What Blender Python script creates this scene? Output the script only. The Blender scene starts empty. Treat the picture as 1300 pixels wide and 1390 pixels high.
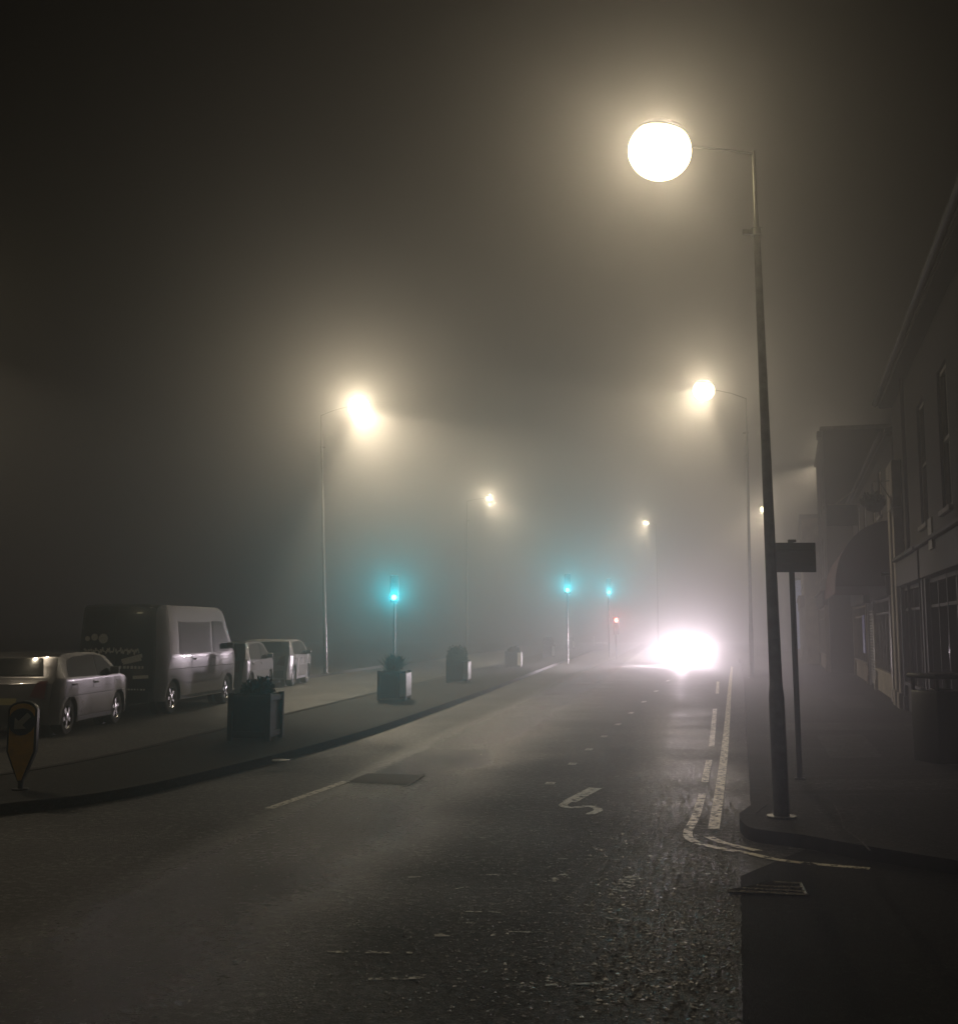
import bpy, bmesh, math, random
from mathutils import Vector, Matrix
random.seed(7)
SC = bpy.context.scene
COL = SC.collection
R = math.radians
# ------------------------------------------------------------------ camera
F = 1600.0; CAMH = 1.85; PITCH = math.atan(202/F)
cd = bpy.data.cameras.new('camera'); cam = bpy.data.objects.new('camera', cd); COL.objects.link(cam)
cam.location = (0, 0, CAMH); cam.rotation_euler = (R(90)+PITCH, 0, 0)
cd.sensor_fit = 'AUTO'; cd.sensor_width = 36; cd.lens = 36*F/1390; cd.shift_y = -45/1390
cd.clip_start = .05; cd.clip_end = 1000
SC.camera = cam
def ray(px, py):
    a, b = (px-650)/F, (650-py)/F
    c, s = math.cos(PITCH), math.sin(PITCH)
    return Vector((a, c-b*s, s+b*c))
def at(px, py, z=0.0):
    d = ray(px, py); t = (z-CAMH)/d.z
    return Vector((d.x*t, d.y*t, z))
def atd(px, py, Y):
    d = ray(px, py); t = Y/d.y
    return Vector((d.x*t, Y, CAMH+d.z*t))
# ------------------------------------------------------------------ materials
def nd(nt, typ, **kw):
    n = nt.nodes.new(typ)
    for k, v in kw.items(): setattr(n, k, v)
    return n
def mat(name, color, rough=.6, metal=0, var=.0, vscale=4, bump=0, bscale=30, coat=0, emit=None, estr=0, spec=.5, alpha=None):
    m = bpy.data.materials.new(name); m.use_nodes = True
    nt = m.node_tree; b = nt.nodes['Principled BSDF']
    b.inputs['Base Color'].default_value = (*color, 1)
    b.inputs['Roughness'].default_value = rough; b.inputs['Metallic'].default_value = metal
    b.inputs['Coat Weight'].default_value = coat; b.inputs['Specular IOR Level'].default_value = spec
    if emit:
        b.inputs['Emission Color'].default_value = (*emit, 1); b.inputs['Emission Strength'].default_value = estr
    if var or bump:
        tc = nd(nt, 'ShaderNodeTexCoord')
    if var:
        n = nd(nt, 'ShaderNodeTexNoise'); n.inputs['Scale'].default_value = vscale; n.inputs['Detail'].default_value = 6
        nt.links.new(tc.outputs['Object'], n.inputs['Vector'])
        mr = nd(nt, 'ShaderNodeMapRange'); mr.inputs[3].default_value = 1-var; mr.inputs[4].default_value = 1+var
        mr.inputs[1].default_value = .3; mr.inputs[2].default_value = .7
        nt.links.new(n.outputs['Fac'], mr.inputs[0])
        mx = nd(nt, 'ShaderNodeVectorMath', operation='SCALE'); mx.inputs[0].default_value = color
        nt.links.new(mr.outputs[0], mx.inputs['Scale']); nt.links.new(mx.outputs[0], b.inputs['Base Color'])
        mr2 = nd(nt, 'ShaderNodeMapRange'); mr2.inputs[3].default_value = max(.05, rough-.12); mr2.inputs[4].default_value = min(1, rough+.12)
        nt.links.new(n.outputs['Fac'], mr2.inputs[0]); nt.links.new(mr2.outputs[0], b.inputs['Roughness'])
    if bump:
        n2 = nd(nt, 'ShaderNodeTexNoise'); n2.inputs['Scale'].default_value = bscale; n2.inputs['Detail'].default_value = 4
        nt.links.new(tc.outputs['Object'], n2.inputs['Vector'])
        bp = nd(nt, 'ShaderNodeBump'); bp.inputs['Strength'].default_value = bump; bp.inputs['Distance'].default_value = .01
        nt.links.new(n2.outputs['Fac'], bp.inputs['Height']); nt.links.new(bp.outputs[0], b.inputs['Normal'])
    return m

def asphalt(name, base, rlo, rhi, grain, bstr, track=False, dist=.012, spec=.5):
    m = bpy.data.materials.new(name); m.use_nodes = True
    nt = m.node_tree; L = nt.links; b = nt.nodes['Principled BSDF']
    b.inputs['Specular IOR Level'].default_value = spec
    tc = nd(nt, 'ShaderNodeTexCoord'); P = tc.outputs['Object']
    big = nd(nt, 'ShaderNodeTexNoise'); big.inputs['Scale'].default_value = .5; big.inputs['Detail'].default_value = 5
    L.new(P, big.inputs['Vector'])
    fine = nd(nt, 'ShaderNodeTexVoronoi'); fine.inputs['Scale'].default_value = grain
    L.new(P, fine.inputs['Vector'])
    med = nd(nt, 'ShaderNodeTexNoise'); med.inputs['Scale'].default_value = grain*.22; med.inputs['Detail'].default_value = 7; med.inputs['Roughness'].default_value = .7
    L.new(P, med.inputs['Vector'])
    cr = nd(nt, 'ShaderNodeValToRGB')
    cr.color_ramp.elements[0].position = .32; cr.color_ramp.elements[0].color = (base*.55, base*.52, base*.48, 1)
    cr.color_ramp.elements[1].position = .7; cr.color_ramp.elements[1].color = (base*1.7, base*1.6, base*1.45, 1)
    L.new(med.outputs['Fac'], cr.inputs[0])
    # pale aggregate chips
    cc = nd(nt, 'ShaderNodeMapRange'); cc.inputs[1].default_value = .74; cc.inputs[2].default_value = .95
    sepc = nd(nt, 'ShaderNodeSeparateColor'); L.new(fine.outputs['Color'], sepc.inputs[0]); L.new(sepc.outputs[0], cc.inputs[0])
    mix = nd(nt, 'ShaderNodeMix', data_type='RGBA'); L.new(cc.outputs[0], mix.inputs[0]); L.new(cr.outputs[0], mix.inputs[6])
    mix.inputs[7].default_value = (base*3.2, base*3, base*2.7, 1)
    fl = nd(nt, 'ShaderNodeTexNoise'); fl.inputs['Scale'].default_value = 13; fl.inputs['Detail'].default_value = 9; fl.inputs['Roughness'].default_value = .8
    L.new(P, fl.inputs['Vector'])
    fw_ = nd(nt, 'ShaderNodeMapRange'); fw_.inputs[1].default_value = .51; fw_.inputs[2].default_value = .6
    L.new(fl.outputs['Fac'], fw_.inputs[0])
    pm = nd(nt, 'ShaderNodeTexNoise'); pm.inputs['Scale'].default_value = 1.6; pm.inputs['Detail'].default_value = 4; L.new(P, pm.inputs['Vector'])
    pw = nd(nt, 'ShaderNodeMapRange'); pw.inputs[1].default_value = .4; pw.inputs[2].default_value = .68; pw.inputs[3].default_value = .3 if track else .05; pw.inputs[4].default_value = 1 if track else .35
    L.new(pm.outputs['Fac'], pw.inputs[0])
    fm_ = nd(nt, 'ShaderNodeMath', operation='MULTIPLY'); L.new(fw_.outputs[0], fm_.inputs[0]); L.new(pw.outputs[0], fm_.inputs[1])
    mix3 = nd(nt, 'ShaderNodeMix', data_type='RGBA'); L.new(fm_.outputs[0], mix3.inputs[0]); L.new(mix.outputs[2], mix3.inputs[6]); mix3.inputs[7].default_value = (base*9, base*8.6, base*8, 1)
    L.new(mix3.outputs[2], b.inputs['Base Color'])
    # roughness: wet patches, polished wheel tracks
    bg_ = nd(nt, 'ShaderNodeMath', operation='MULTIPLY_ADD'); L.new(big.outputs['Fac'], bg_.inputs[0]); bg_.inputs[1].default_value = .4; bg_.inputs[2].default_value = .3
    s = nd(nt, 'ShaderNodeMath', operation='ADD'); L.new(bg_.outputs[0], s.inputs[0])
    m2 = nd(nt, 'ShaderNodeMath', operation='MULTIPLY'); L.new(med.outputs['Fac'], m2.inputs[0]); m2.inputs[1].default_value = .6
    L.new(m2.outputs[0], s.inputs[1])
    out = s.outputs[0]
    bumpfac = None
    if track:
        # distance across the carriageway (wheel tracks run along the road)
        sx = nd(nt, 'ShaderNodeSeparateXYZ'); L.new(P, sx.inputs[0])
        ym = nd(nt, 'ShaderNodeMath', operation='MULTIPLY_ADD'); L.new(sx.outputs['Y'], ym.inputs[0]); ym.inputs[1].default_value = -.165; L.new(sx.outputs['X'], ym.inputs[2])
        wv = nd(nt, 'ShaderNodeMath', operation='MULTIPLY_ADD'); L.new(big.outputs['Fac'], wv.inputs[0]); wv.inputs[1].default_value = .35; L.new(ym.outputs[0], wv.inputs[2])
        cr2 = nd(nt, 'ShaderNodeFloatCurve') if False else nd(nt, 'ShaderNodeValToRGB')
        mr0 = nd(nt, 'ShaderNodeMapRange'); mr0.inputs[1].default_value = -8; mr0.inputs[2].default_value = 4
        L.new(wv.outputs[0], mr0.inputs[0]); L.new(mr0.outputs[0], cr2.inputs[0])
        el = cr2.color_ramp.elements
        def g(v): return (v, v, v, 1)
        def pos(u): return (u+8)/12
        el[0].position = 0; el[0].color = g(.4); el[1].position = pos(-4.1); el[1].color = g(.35)
        for u, v in ((-3.6, .05), (-2.7, .05), (-1.6, .42), (-.7, .5), (0, .3), (.7, .36), (1.4, .62), (2.6, .7)):
            e = el.new(pos(u)); e.color = g(v)
        ad = nd(nt, 'ShaderNodeMath', operation='ADD'); L.new(out, ad.inputs[0]); L.new(cr2.outputs[0], ad.inputs[1])
        ad2 = nd(nt, 'ShaderNodeMath', operation='SUBTRACT'); L.new(ad.outputs[0], ad2.inputs[0]); ad2.inputs[1].default_value = .3
        out = ad2.outputs[0]
        bumpfac = cr2.outputs[0]
    mr = nd(nt, 'ShaderNodeMapRange'); mr.inputs[1].default_value = .5; mr.inputs[2].default_value = 1.15
    mr.inputs[3].default_value = rlo; mr.inputs[4].default_value = rhi
    L.new(out, mr.inputs[0]); L.new(mr.outputs[0], b.inputs['Roughness'])
    hs0 = nd(nt, 'ShaderNodeMath', operation='MULTIPLY_ADD'); L.new(fine.outputs['Distance'], hs0.inputs[0]); hs0.inputs[1].default_value = -.6; L.new(med.outputs['Fac'], hs0.inputs[2])
    hs = nd(nt, 'ShaderNodeMath', operation='MULTIPLY_ADD'); L.new(fl.outputs['Fac'], hs.inputs[0]); hs.inputs[1].default_value = 3.5 if track else 1; L.new(hs0.outputs[0], hs.inputs[2])
    bp = nd(nt, 'ShaderNodeBump'); bp.inputs['Strength'].default_value = bstr; bp.inputs['Distance'].default_value = dist
    if bumpfac:
        bm_ = nd(nt, 'ShaderNodeMapRange'); bm_.inputs[3].default_value = bstr*.8; bm_.inputs[4].default_value = bstr*1.5
        L.new(bumpfac, bm_.inputs[0]); L.new(bm_.outputs[0], bp.inputs['Strength'])
    L.new(hs.outputs[0], bp.inputs['Height']); L.new(bp.outputs[0], b.inputs['Normal'])
    return m

def paint_mat(name, color, wear=.5, scale=9):
    """worn thermoplastic: noise shows the asphalt through (transparent where gone)"""
    m = bpy.data.materials.new(name); m.use_nodes = True
    nt = m.node_tree; L = nt.links; b = nt.nodes['Principled BSDF']; o = nt.nodes['Material Output']
    tc = nd(nt, 'ShaderNodeTexCoord')
    n = nd(nt, 'ShaderNodeTexNoise'); n.inputs['Scale'].default_value = scale; n.inputs['Detail'].default_value = 8; n.inputs['Roughness'].default_value = .72
    L.new(tc.outputs['Object'], n.inputs['Vector'])
    mr = nd(nt, 'ShaderNodeMapRange'); mr.inputs[1].default_value = wear-.04; mr.inputs[2].default_value = wear+.05
    L.new(n.outputs['Fac'], mr.inputs[0])
    b.inputs['Base Color'].default_value = (*color, 1); b.inputs['Roughness'].default_value = .45
    n3 = nd(nt, 'ShaderNodeTexNoise'); n3.inputs['Scale'].default_value = 60; L.new(tc.outputs['Object'], n3.inputs['Vector'])
    bp = nd(nt, 'ShaderNodeBump'); bp.inputs['Strength'].default_value = .5; bp.inputs['Distance'].default_value = .01
    L.new(n3.outputs['Fac'], bp.inputs['Height']); L.new(bp.outputs[0], b.inputs['Normal'])
    tr = nd(nt, 'ShaderNodeBsdfTransparent'); mx = nd(nt, 'ShaderNodeMixShader')
    L.new(mr.outputs[0], mx.inputs[0]); L.new(tr.outputs[0], mx.inputs[1]); L.new(b.outputs[0], mx.inputs[2]); L.new(mx.outputs[0], o.inputs['Surface'])
    return m

def brick(name, c1, c2, mortar, sc=1.0):
    m = bpy.data.materials.new(name); m.use_nodes = True
    nt = m.node_tree; L = nt.links; b = nt.nodes['Principled BSDF']
    tc = nd(nt, 'ShaderNodeTexCoord'); sx = nd(nt, 'ShaderNodeSeparateXYZ'); L.new(tc.outputs['Object'], sx.inputs[0])
    ad = nd(nt, 'ShaderNodeMath', operation='ADD'); L.new(sx.outputs[0], ad.inputs[0]); L.new(sx.outputs[1], ad.inputs[1])
    cb = nd(nt, 'ShaderNodeCombineXYZ'); L.new(ad.outputs[0], cb.inputs[0]); L.new(sx.outputs[2], cb.inputs[1])
    br = nd(nt, 'ShaderNodeTexBrick'); L.new(cb.outputs[0], br.inputs['Vector'])
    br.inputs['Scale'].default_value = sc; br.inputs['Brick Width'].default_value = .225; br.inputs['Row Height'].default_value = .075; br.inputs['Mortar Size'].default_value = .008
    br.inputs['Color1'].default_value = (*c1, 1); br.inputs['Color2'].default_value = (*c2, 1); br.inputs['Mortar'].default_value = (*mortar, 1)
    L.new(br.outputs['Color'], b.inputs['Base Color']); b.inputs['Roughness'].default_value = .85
    bp = nd(nt, 'ShaderNodeBump'); bp.inputs['Strength'].default_value = .5; bp.inputs['Distance'].default_value = .01; bp.invert = True
    L.new(br.outputs['Fac'], bp.inputs['Height']); L.new(bp.outputs[0], b.inputs['Normal'])
    return m

M = dict(
 road=asphalt('wet_asphalt', .032, .15, .88, 75, .9, track=True, spec=.5),
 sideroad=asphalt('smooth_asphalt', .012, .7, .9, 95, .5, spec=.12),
 ground=asphalt('tarmac', .03, .45, .8, 60, .5),
 island=asphalt('island_tarmac', .022, .7, .9, 80, .5, spec=.15),
 pave=asphalt('footway_tarmac', .028, .75, .95, 85, .5, dist=.008, spec=.15),
 grit_glints=mat('glint_grit', (.2, .19, .17), .35, var=.6, vscale=9),
 patch=asphalt('patched_tarmac', .045, .7, .9, 70, .5, spec=.15),
 kerb=mat('kerb_concrete', (.05, .047, .044), .85, spec=.15, var=.3, vscale=6, bump=.4, bscale=60),
 white=paint_mat('worn_white_paint', (.75, .72, .66), .44, 11),
 ghost=paint_mat('very_worn_white_paint', (.6, .57, .5), .52, 13),
 yellow=paint_mat('worn_yellow_paint', (.8, .72, .52), .46, 14),
 yellow2=paint_mat('very_worn_yellow_paint', (.8, .73, .56), .46, 9),
 pole=mat('galvanised_steel', (.2, .2, .19), .38, metal=.85, var=.25, vscale=9),
 dark=mat('black_metal', (.012, .012, .012), .45, var=.3, vscale=8),
 signback=mat('sign_back_grey', (.03, .03, .03), .5, metal=.3, var=.3),
 iron=mat('cast_iron', (.16, .145, .12), .33, metal=.6, var=.45, vscale=14, bump=.6, bscale=80),
 coveriron=mat('worn_cover_iron', (.05, .046, .04), .62, metal=.25, var=.5, vscale=10, bump=.9, bscale=45),
 irondark=mat('dark_iron', (.02, .02, .02), .6),
 silver=mat('silver_paint', (.15, .142, .15), .22, metal=.35, coat=1, var=.06, vscale=2),
 offwhite=mat('white_paint', (.34, .33, .33), .25, metal=.0, coat=1, var=.05, vscale=2),
 blackpaint=mat('black_vinyl', (.012, .012, .013), .35, coat=.6),
 greycar=mat('grey_paint', (.12, .115, .13), .3, metal=.5, coat=1),
 glass=mat('dark_glass', (.008, .009, .01), .05, spec=.35),
 tyre=mat('tyre_rubber', (.015, .015, .015), .75, bump=.3, bscale=50),
 rim=mat('alloy', (.55, .55, .55), .22, metal=1),
 trim=mat('black_trim', (.02, .02, .02), .5),
 chrome=mat('lamp_clear', (.6, .6, .6), .1, metal=.9),
 redlens=mat('red_lens', (.09, .008, .008), .15, coat=1),
 logo=mat('logo_grey', (.8, .78, .74), .45),
 plate=mat('number_plate', (.3, .26, .1), .4),
 wood=mat('dark_planter_wood', (.035, .028, .022), .6, var=.4, vscale=7, bump=.5, bscale=25),
 planterpale=mat('planter_pale_panel', (.88, .87, .85), .3, coat=1, spec=1),
 soil=mat('soil', (.02, .015, .01), .9, bump=.8, bscale=30),
 leaf=mat('leaf', (.035, .05, .02), .5, var=.5, vscale=5),
 leafdark=mat('leaf_dark', (.02, .035, .016), .5, var=.5, vscale=5),
 signyellow=mat('bollard_yellow', (.75, .42, .03), .4, var=.15, vscale=12),
 signblue=mat('sign_dark_blue', (.01, .02, .05), .4),
 signgrey=mat('sign_arrow_grey', (.5, .5, .48), .5),
 signpale=mat('bollard_border', (.28, .2, .1), .5),
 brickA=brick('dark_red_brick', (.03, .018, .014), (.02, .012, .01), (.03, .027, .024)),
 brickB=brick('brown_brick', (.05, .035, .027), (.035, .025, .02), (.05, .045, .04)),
 render=mat('pale_render', (.42, .38, .32), .8, var=.25, vscale=2, bump=.3, bscale=40),
 renderdark=mat('stained_render', (.2, .17, .14), .8, var=.35, vscale=1.5, bump=.3, bscale=40),
 blackfront=mat('black_shopfront_paint', (.02, .018, .018), .7, var=.2, spec=.2),
 cream=mat('cream_timber', (.3, .28, .23), .6, var=.2, vscale=5),
 white_t=mat('white_timber', (.6, .57, .52), .4, var=.15, vscale=6),
 awning=mat('maroon_canvas', (.06, .012, .014), .8, var=.3, vscale=3, bump=.2, bscale=90),
 awning2=mat('grey_canvas', (.09, .08, .075), .8, var=.3, vscale=3),
 roof=mat('roof_slate', (.035, .035, .04), .5, var=.3, vscale=3, bump=.5, bscale=12),
 gutter=mat('black_gutter', (.012, .012, .012), .6, spec=.2),
 shutter=mat('galvanised_shutter', (.4, .4, .4), .35, metal=.7, var=.2),
 blue=mat('blue_poster', (.03, .05, .45), .4),
 reflectpane=mat('pane_reflection', (.5, .46, .4), .8, var=.3, vscale=12),
 bowl=mat('lamp_bowl', (.9, .8, .6), .4, emit=(1, .80, .42), estr=8),
 housing=mat('lantern_housing', (.12, .12, .12), .5, metal=.5),
 green=mat('green_lens_lit', (.0, .5, .4), .3, emit=(.25, 1, .95), estr=9),
 greencore=mat('green_lens_core', (.5, 1, 1), .3, emit=(.5, 1, 1), estr=30),
 red=mat('red_lens_lit', (.6, .02, .02), .3, emit=(1, .18, .12), estr=35),
 deadlens=mat('lens_off', (.02, .02, .02), .2),
 head=mat('headlamp_lit', (1, 1, 1), .2, emit=(1, .9, .95), estr=200),
 bluelit=mat('backlit_panel', (.4, .5, .7), .4, emit=(.42, .52, .85), estr=.35),
 litter=mat('pale_lid', (.5, .52, .5), .35, var=.2, vscale=20),
 concrete=mat('concrete', (.22, .21, .2), .7, var=.3, vscale=5),
)
# ------------------------------------------------------------------ object helpers
def setp(o, label=None, cat=None, group=None, kind=None):
    if label: o['label'] = label
    if cat: o['category'] = cat
    if group: o['group'] = group
    if kind: o['kind'] = kind
    return o
def thing(name, label, cat, loc=(0, 0, 0), rz=0, group=None):
    o = bpy.data.objects.new(name, None); COL.objects.link(o)
    o.empty_display_size = .3; o.location = loc; o.rotation_euler = (0, 0, rz)
    return setp(o, label, cat, group)
def retag(o, label, group=None):
    o['label'] = label
    if group: o['group'] = group
def dup(root, loc, rz):
    def cp(o, par):
        c = o.copy(); COL.objects.link(c); c.parent = par
        for ch in [x for x in CH.get(o.name, [])]: cp(ch, c)
        return c
    r = cp(root, None); r.location = loc; r.rotation_euler = (0, 0, rz)
    return r
CH = {}
def adopt(o, parent):
    if parent is not None:
        o.parent = parent; CH.setdefault(parent.name, []).append(o)
class MB:
    def __init__(s): s.bm = bmesh.new()
    def face(s, pts):
        vs = [s.bm.verts.new(p) for p in pts]
        return s.bm.faces.new(vs)
    def box(s, c, d, rz=0, mtx=None):
        x, y, z = d[0]/2, d[1]/2, d[2]/2
        m = Matrix.Translation(c) @ Matrix.Rotation(rz, 4, 'Z')
        if mtx: m = mtx @ m
        v = [s.bm.verts.new(m @ Vector((i*x, j*y, k*z))) for i in (-1, 1) for j in (-1, 1) for k in (-1, 1)]
        for f in ((0, 1, 3, 2), (4, 6, 7, 5), (0, 4, 5, 1), (2, 3, 7, 6), (0, 2, 6, 4), (1, 5, 7, 3)):
            s.bm.faces.new([v[i] for i in f])
        return s
    def b6(s, x0, x1, y0, y1, z0, z1): return s.box(((x0+x1)/2, (y0+y1)/2, (z0+z1)/2), (x1-x0, y1-y0, z1-z0))
    def tube(s, pts, r, n=12, cap=True):
        pts = [Vector(p) for p in pts]; rs = r if isinstance(r, (list, tuple)) else [r]*len(pts)
        rings = []
        for i, p in enumerate(pts):
            t = (pts[min(i+1, len(pts)-1)]-pts[max(i-1, 0)]).normalized()
            a = Vector((1, 0, 0)) if abs(t.z) > .9 else Vector((0, 0, 1))
            u = t.cross(a).normalized(); w = t.cross(u)
            rings.append([s.bm.verts.new(p+rs[i]*(math.cos(2*math.pi*k/n)*u+math.sin(2*math.pi*k/n)*w)) for k in range(n)])
        for a, b in zip(rings, rings[1:]):
            for k in range(n): s.bm.faces.new((a[k], a[(k+1) % n], b[(k+1) % n], b[k]))
        if cap: s.bm.faces.new(rings[0]); s.bm.faces.new(rings[-1][::-1])
        return s
    def lathe(s, prof, n=28, mtx=None, cap=True):
        """prof = (radius, height) about z"""
        mtx = mtx or Matrix()
        rings = [[s.bm.verts.new(mtx @ Vector((r*math.cos(2*math.pi*k/n), r*math.sin(2*math.pi*k/n), h))) for k in range(n)] for r, h in prof]
        for a, b in zip(rings, rings[1:]):
            for k in range(n): s.bm.faces.new((a[k], a[(k+1) % n], b[(k+1) % n], b[k]))
        for rg in ((rings[0], rings[-1]) if cap else ()):
            try: s.bm.faces.new(rg)
            except ValueError: pass
        return s
    def prism(s, pts, h, mtx=None):
        """closed xy outline extruded from z=0 to h"""
        mtx = mtx or Matrix()
        a = [s.bm.verts.new(mtx @ Vector((x, y, 0))) for x, y in pts]; b = [s.bm.verts.new(mtx @ Vector((x, y, h))) for x, y in pts]
        s.bm.faces.new(a[::-1]); s.bm.faces.new(b)
        for i in range(len(a)): j = (i+1) % len(a); s.bm.faces.new((a[i], a[j], b[j], b[i]))
        return s
    def bevel(s, w, seg=2, ang=30):
        s.bm.normal_update()
        es = [e for e in s.bm.edges if len(e.link_faces) == 2 and e.calc_face_angle(0) > R(ang)]
        bmesh.ops.bevel(s.bm, geom=es, offset=w, segments=seg, profile=.5, affect='EDGES', clamp_overlap=True)
        return s
    def build(s, name, m, parent=None, smooth=True, loc=None, norm=True):
        if norm: bmesh.ops.recalc_face_normals(s.bm, faces=s.bm.faces)
        me = bpy.data.meshes.new(name); s.bm.to_mesh(me); s.bm.free()
        me.materials.append(m)
        if smooth and len(me.polygons):
            me.shade_smooth(); me.set_sharp_from_angle(angle=R(35))
        o = bpy.data.objects.new(name, me); COL.objects.link(o)
        if loc: o.location = loc
        adopt(o, parent)
        return o
def light(name, typ, parent, loc, energy, color, rad=.1, aim=None, ang=160, blend=.3):
    l = bpy.data.lights.new(name, typ); l.energy = energy; l.color = color
    o = bpy.data.objects.new(name, l); COL.objects.link(o); o.location = loc
    l.shadow_soft_size = rad
    if typ == 'SPOT': l.spot_size = R(ang); l.spot_blend = blend
    if aim: o.rotation_euler = Vector(aim).to_track_quat('-Z', 'Y').to_euler()
    adopt(o, parent)
    return o
# ------------------------------------------------------------------ ground, roads, islands
def sheet(name, pts, z, m, kind='structure', label=None, cat=None, group=None, div=0):
    mb = MB(); mb.face([(p[0], p[1], z) for p in pts])
    bmesh.ops.triangulate(mb.bm, faces=mb.bm.faces)
    for f in mb.bm.faces:
        if f.normal.z < 0: f.normal_flip()
    o = mb.build(name, m, smooth=False, norm=False)
    mb2 = o.data
    return setp(o, label, cat, group, kind)
def slab(name, pts, z0, z1, m):
    mb = MB(); mb.prism([(p[0], p[1]) for p in pts], z1-z0); o = mb.build(name, m, smooth=False); o.location.z = z0
    return setp(o, kind='structure')
def lerp_(a, b, t): return a+(b-a)*t
def ribbon(mb, pts, w, z):
    pts = [Vector((p[0], p[1])) for p in pts]
    L_, R_ = [], []
    for i, p in enumerate(pts):
        t = (pts[min(i+1, len(pts)-1)]-pts[max(i-1, 0)]).normalized(); n = Vector((-t.y, t.x))*w/2
        L_.append(mb.bm.verts.new((*(p+n), z))); R_.append(mb.bm.verts.new((*(p-n), z)))
    for i in range(len(pts)-1): mb.bm.faces.new((R_[i], R_[i+1], L_[i+1], L_[i]))
def smoothline(pts, n=6):
    P = [Vector((p[0], p[1])) for p in pts]; P = [2*P[0]-P[1]]+P+[2*P[-1]-P[-2]]; out = []
    for i in range(1, len(P)-2):
        for k in range(n):
            t = k/n
            out.append(.5*((2*P[i])+(P[i+1]-P[i-1])*t+(2*P[i-1]-5*P[i]+4*P[i+1]-P[i+2])*t*t+(3*P[i]-P[i-1]-3*P[i+1]+P[i+2])*t**3))
    out.append(P[-2]); return out
GX0, GX1, GY0, GY1 = -58, 78, -7, 150
sheet('ground', [(GX0, GY0), (GX1, GY0), (GX1, GY1), (GX0, GY1)], -.012, M['ground'])
def kx(y):   # right kerb line
    if y < 11: return 2.52
    return .2195*y+.06 + max(0, y-62)**2*.004
def bx(y): return 2.6+.26*y + max(0, y-70)**2*.004      # right building line
def ix(u, y): return u+.145*y
ys = [11, 14, 18, 24, 30, 38, 48, 60, 75, 90, 110, 130, 148]
road_pts = [(-16, -6)]+[(GX1-2, -6)]+[(GX1-2, 10.6)]+[(kx(y)+.3, y) for y in ys]+[(ix(-12.6, y), y) for y in ys[::-1]]
sheet('road', road_pts, 0, M['road'])
# kerbed footway on the right
corner = [at(1003, 1120), at(1006, 1132), at(1025, 1143), at(1090, 1152), at(1200, 1172), at(1400, 1200), at(1900, 1230)]
kerbline = smoothline([(kx(y), y) for y in (148, 110, 75, 60, 48, 38, 30, 24, 18, 14)]+[(kx(12), 12.0)], 5)+smoothline([(c.x, c.y) for c in corner], 5)
def offset_line(pts, w):
    P = [Vector(p) for p in pts]; out = []
    for i, p in enumerate(P):
        t = (P[min(i+1, len(P)-1)]-P[max(i-1, 0)]).normalized(); out.append(p+Vector((-t.y, t.x))*w)
    return out
KW = .15
inner = offset_line(kerbline, KW)
def kerb(name, outer, w, h, parentkind='structure', bev=True):
    inn = offset_line(outer, w); mb = MB()
    prof = [(0, -.05), (.012, h-.02), (.03, h), (1, h), (1, -.05)]
    rows = []
    for a, b in zip(outer, inn):
        a = Vector(a); b = Vector(b)
        rows.append([mb.bm.verts.new((*(a.lerp(b, f)), z)) for f, z in prof])
    for r0, r1 in zip(rows, rows[1:]):
        for k in range(len(prof)-1): mb.bm.faces.new((r0[k], r0[k+1], r1[k+1], r1[k]))
    o = mb.build(name, M['kerb']); setp(o, kind=parentkind); return o
kerb('kerb', kerbline, KW, .112)
pv = list(inner)+[Vector((GX1-1, inner[-1].y)), Vector((GX1-1, 148))]
slab('pavement', pv, -.05, .108, M['pave'])
# side road sheet
seam = [at(1005+y_*.012+random.uniform(-1.6, 1.6), 1190+y_) for y_ in range(0, 205, 3)]
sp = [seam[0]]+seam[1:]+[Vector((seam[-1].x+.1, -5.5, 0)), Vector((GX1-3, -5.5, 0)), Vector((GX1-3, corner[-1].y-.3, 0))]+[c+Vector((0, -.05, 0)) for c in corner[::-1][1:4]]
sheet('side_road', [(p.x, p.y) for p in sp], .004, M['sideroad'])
# central island
isl_near = [at(-260, 1128), at(-100, 1118), at(30, 1103), at(110, 1094), at(200, 1078), at(300, 1054), at(430, 1020), at(520, 992), at(600, 963)]
isl_near = [(p.x, p.y) for p in isl_near]+[(ix(-4.75, y), y) for y in (34, 45, 60, 80, 105, 135)]
isl_far = [(ix(-7.55, y), y) for y in (135, 100, 70, 45, 30, 24, 20, 17)]+[(ix(-7.9, 14.5), 14.5), (-6.9, 13), (-8.2, 12.0)]
isl = smoothline(isl_near+isl_far[:1], 4)[:-4]
islf = smoothline(isl_far, 4)
loop = islf+isl
kerb('island_kerb', [Vector(p) for p in loop[::-1]]+[Vector(loop[-1])], -.13, .11)
slab('island', [p for p in loop], -.04, .1, M['island'])
# left footway
lk = [(ix(-12.6, y), y) for y in (-6, 12, 30, 60, 100, 148)]
kerb('left_kerb', lk, .14, .112)
slab('left_pavement', offset_line(lk, .14)[::-1]+[Vector((GX0+1, -6)), Vector((GX0+1, 148))], -.05, .108, M['pave'])
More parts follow.
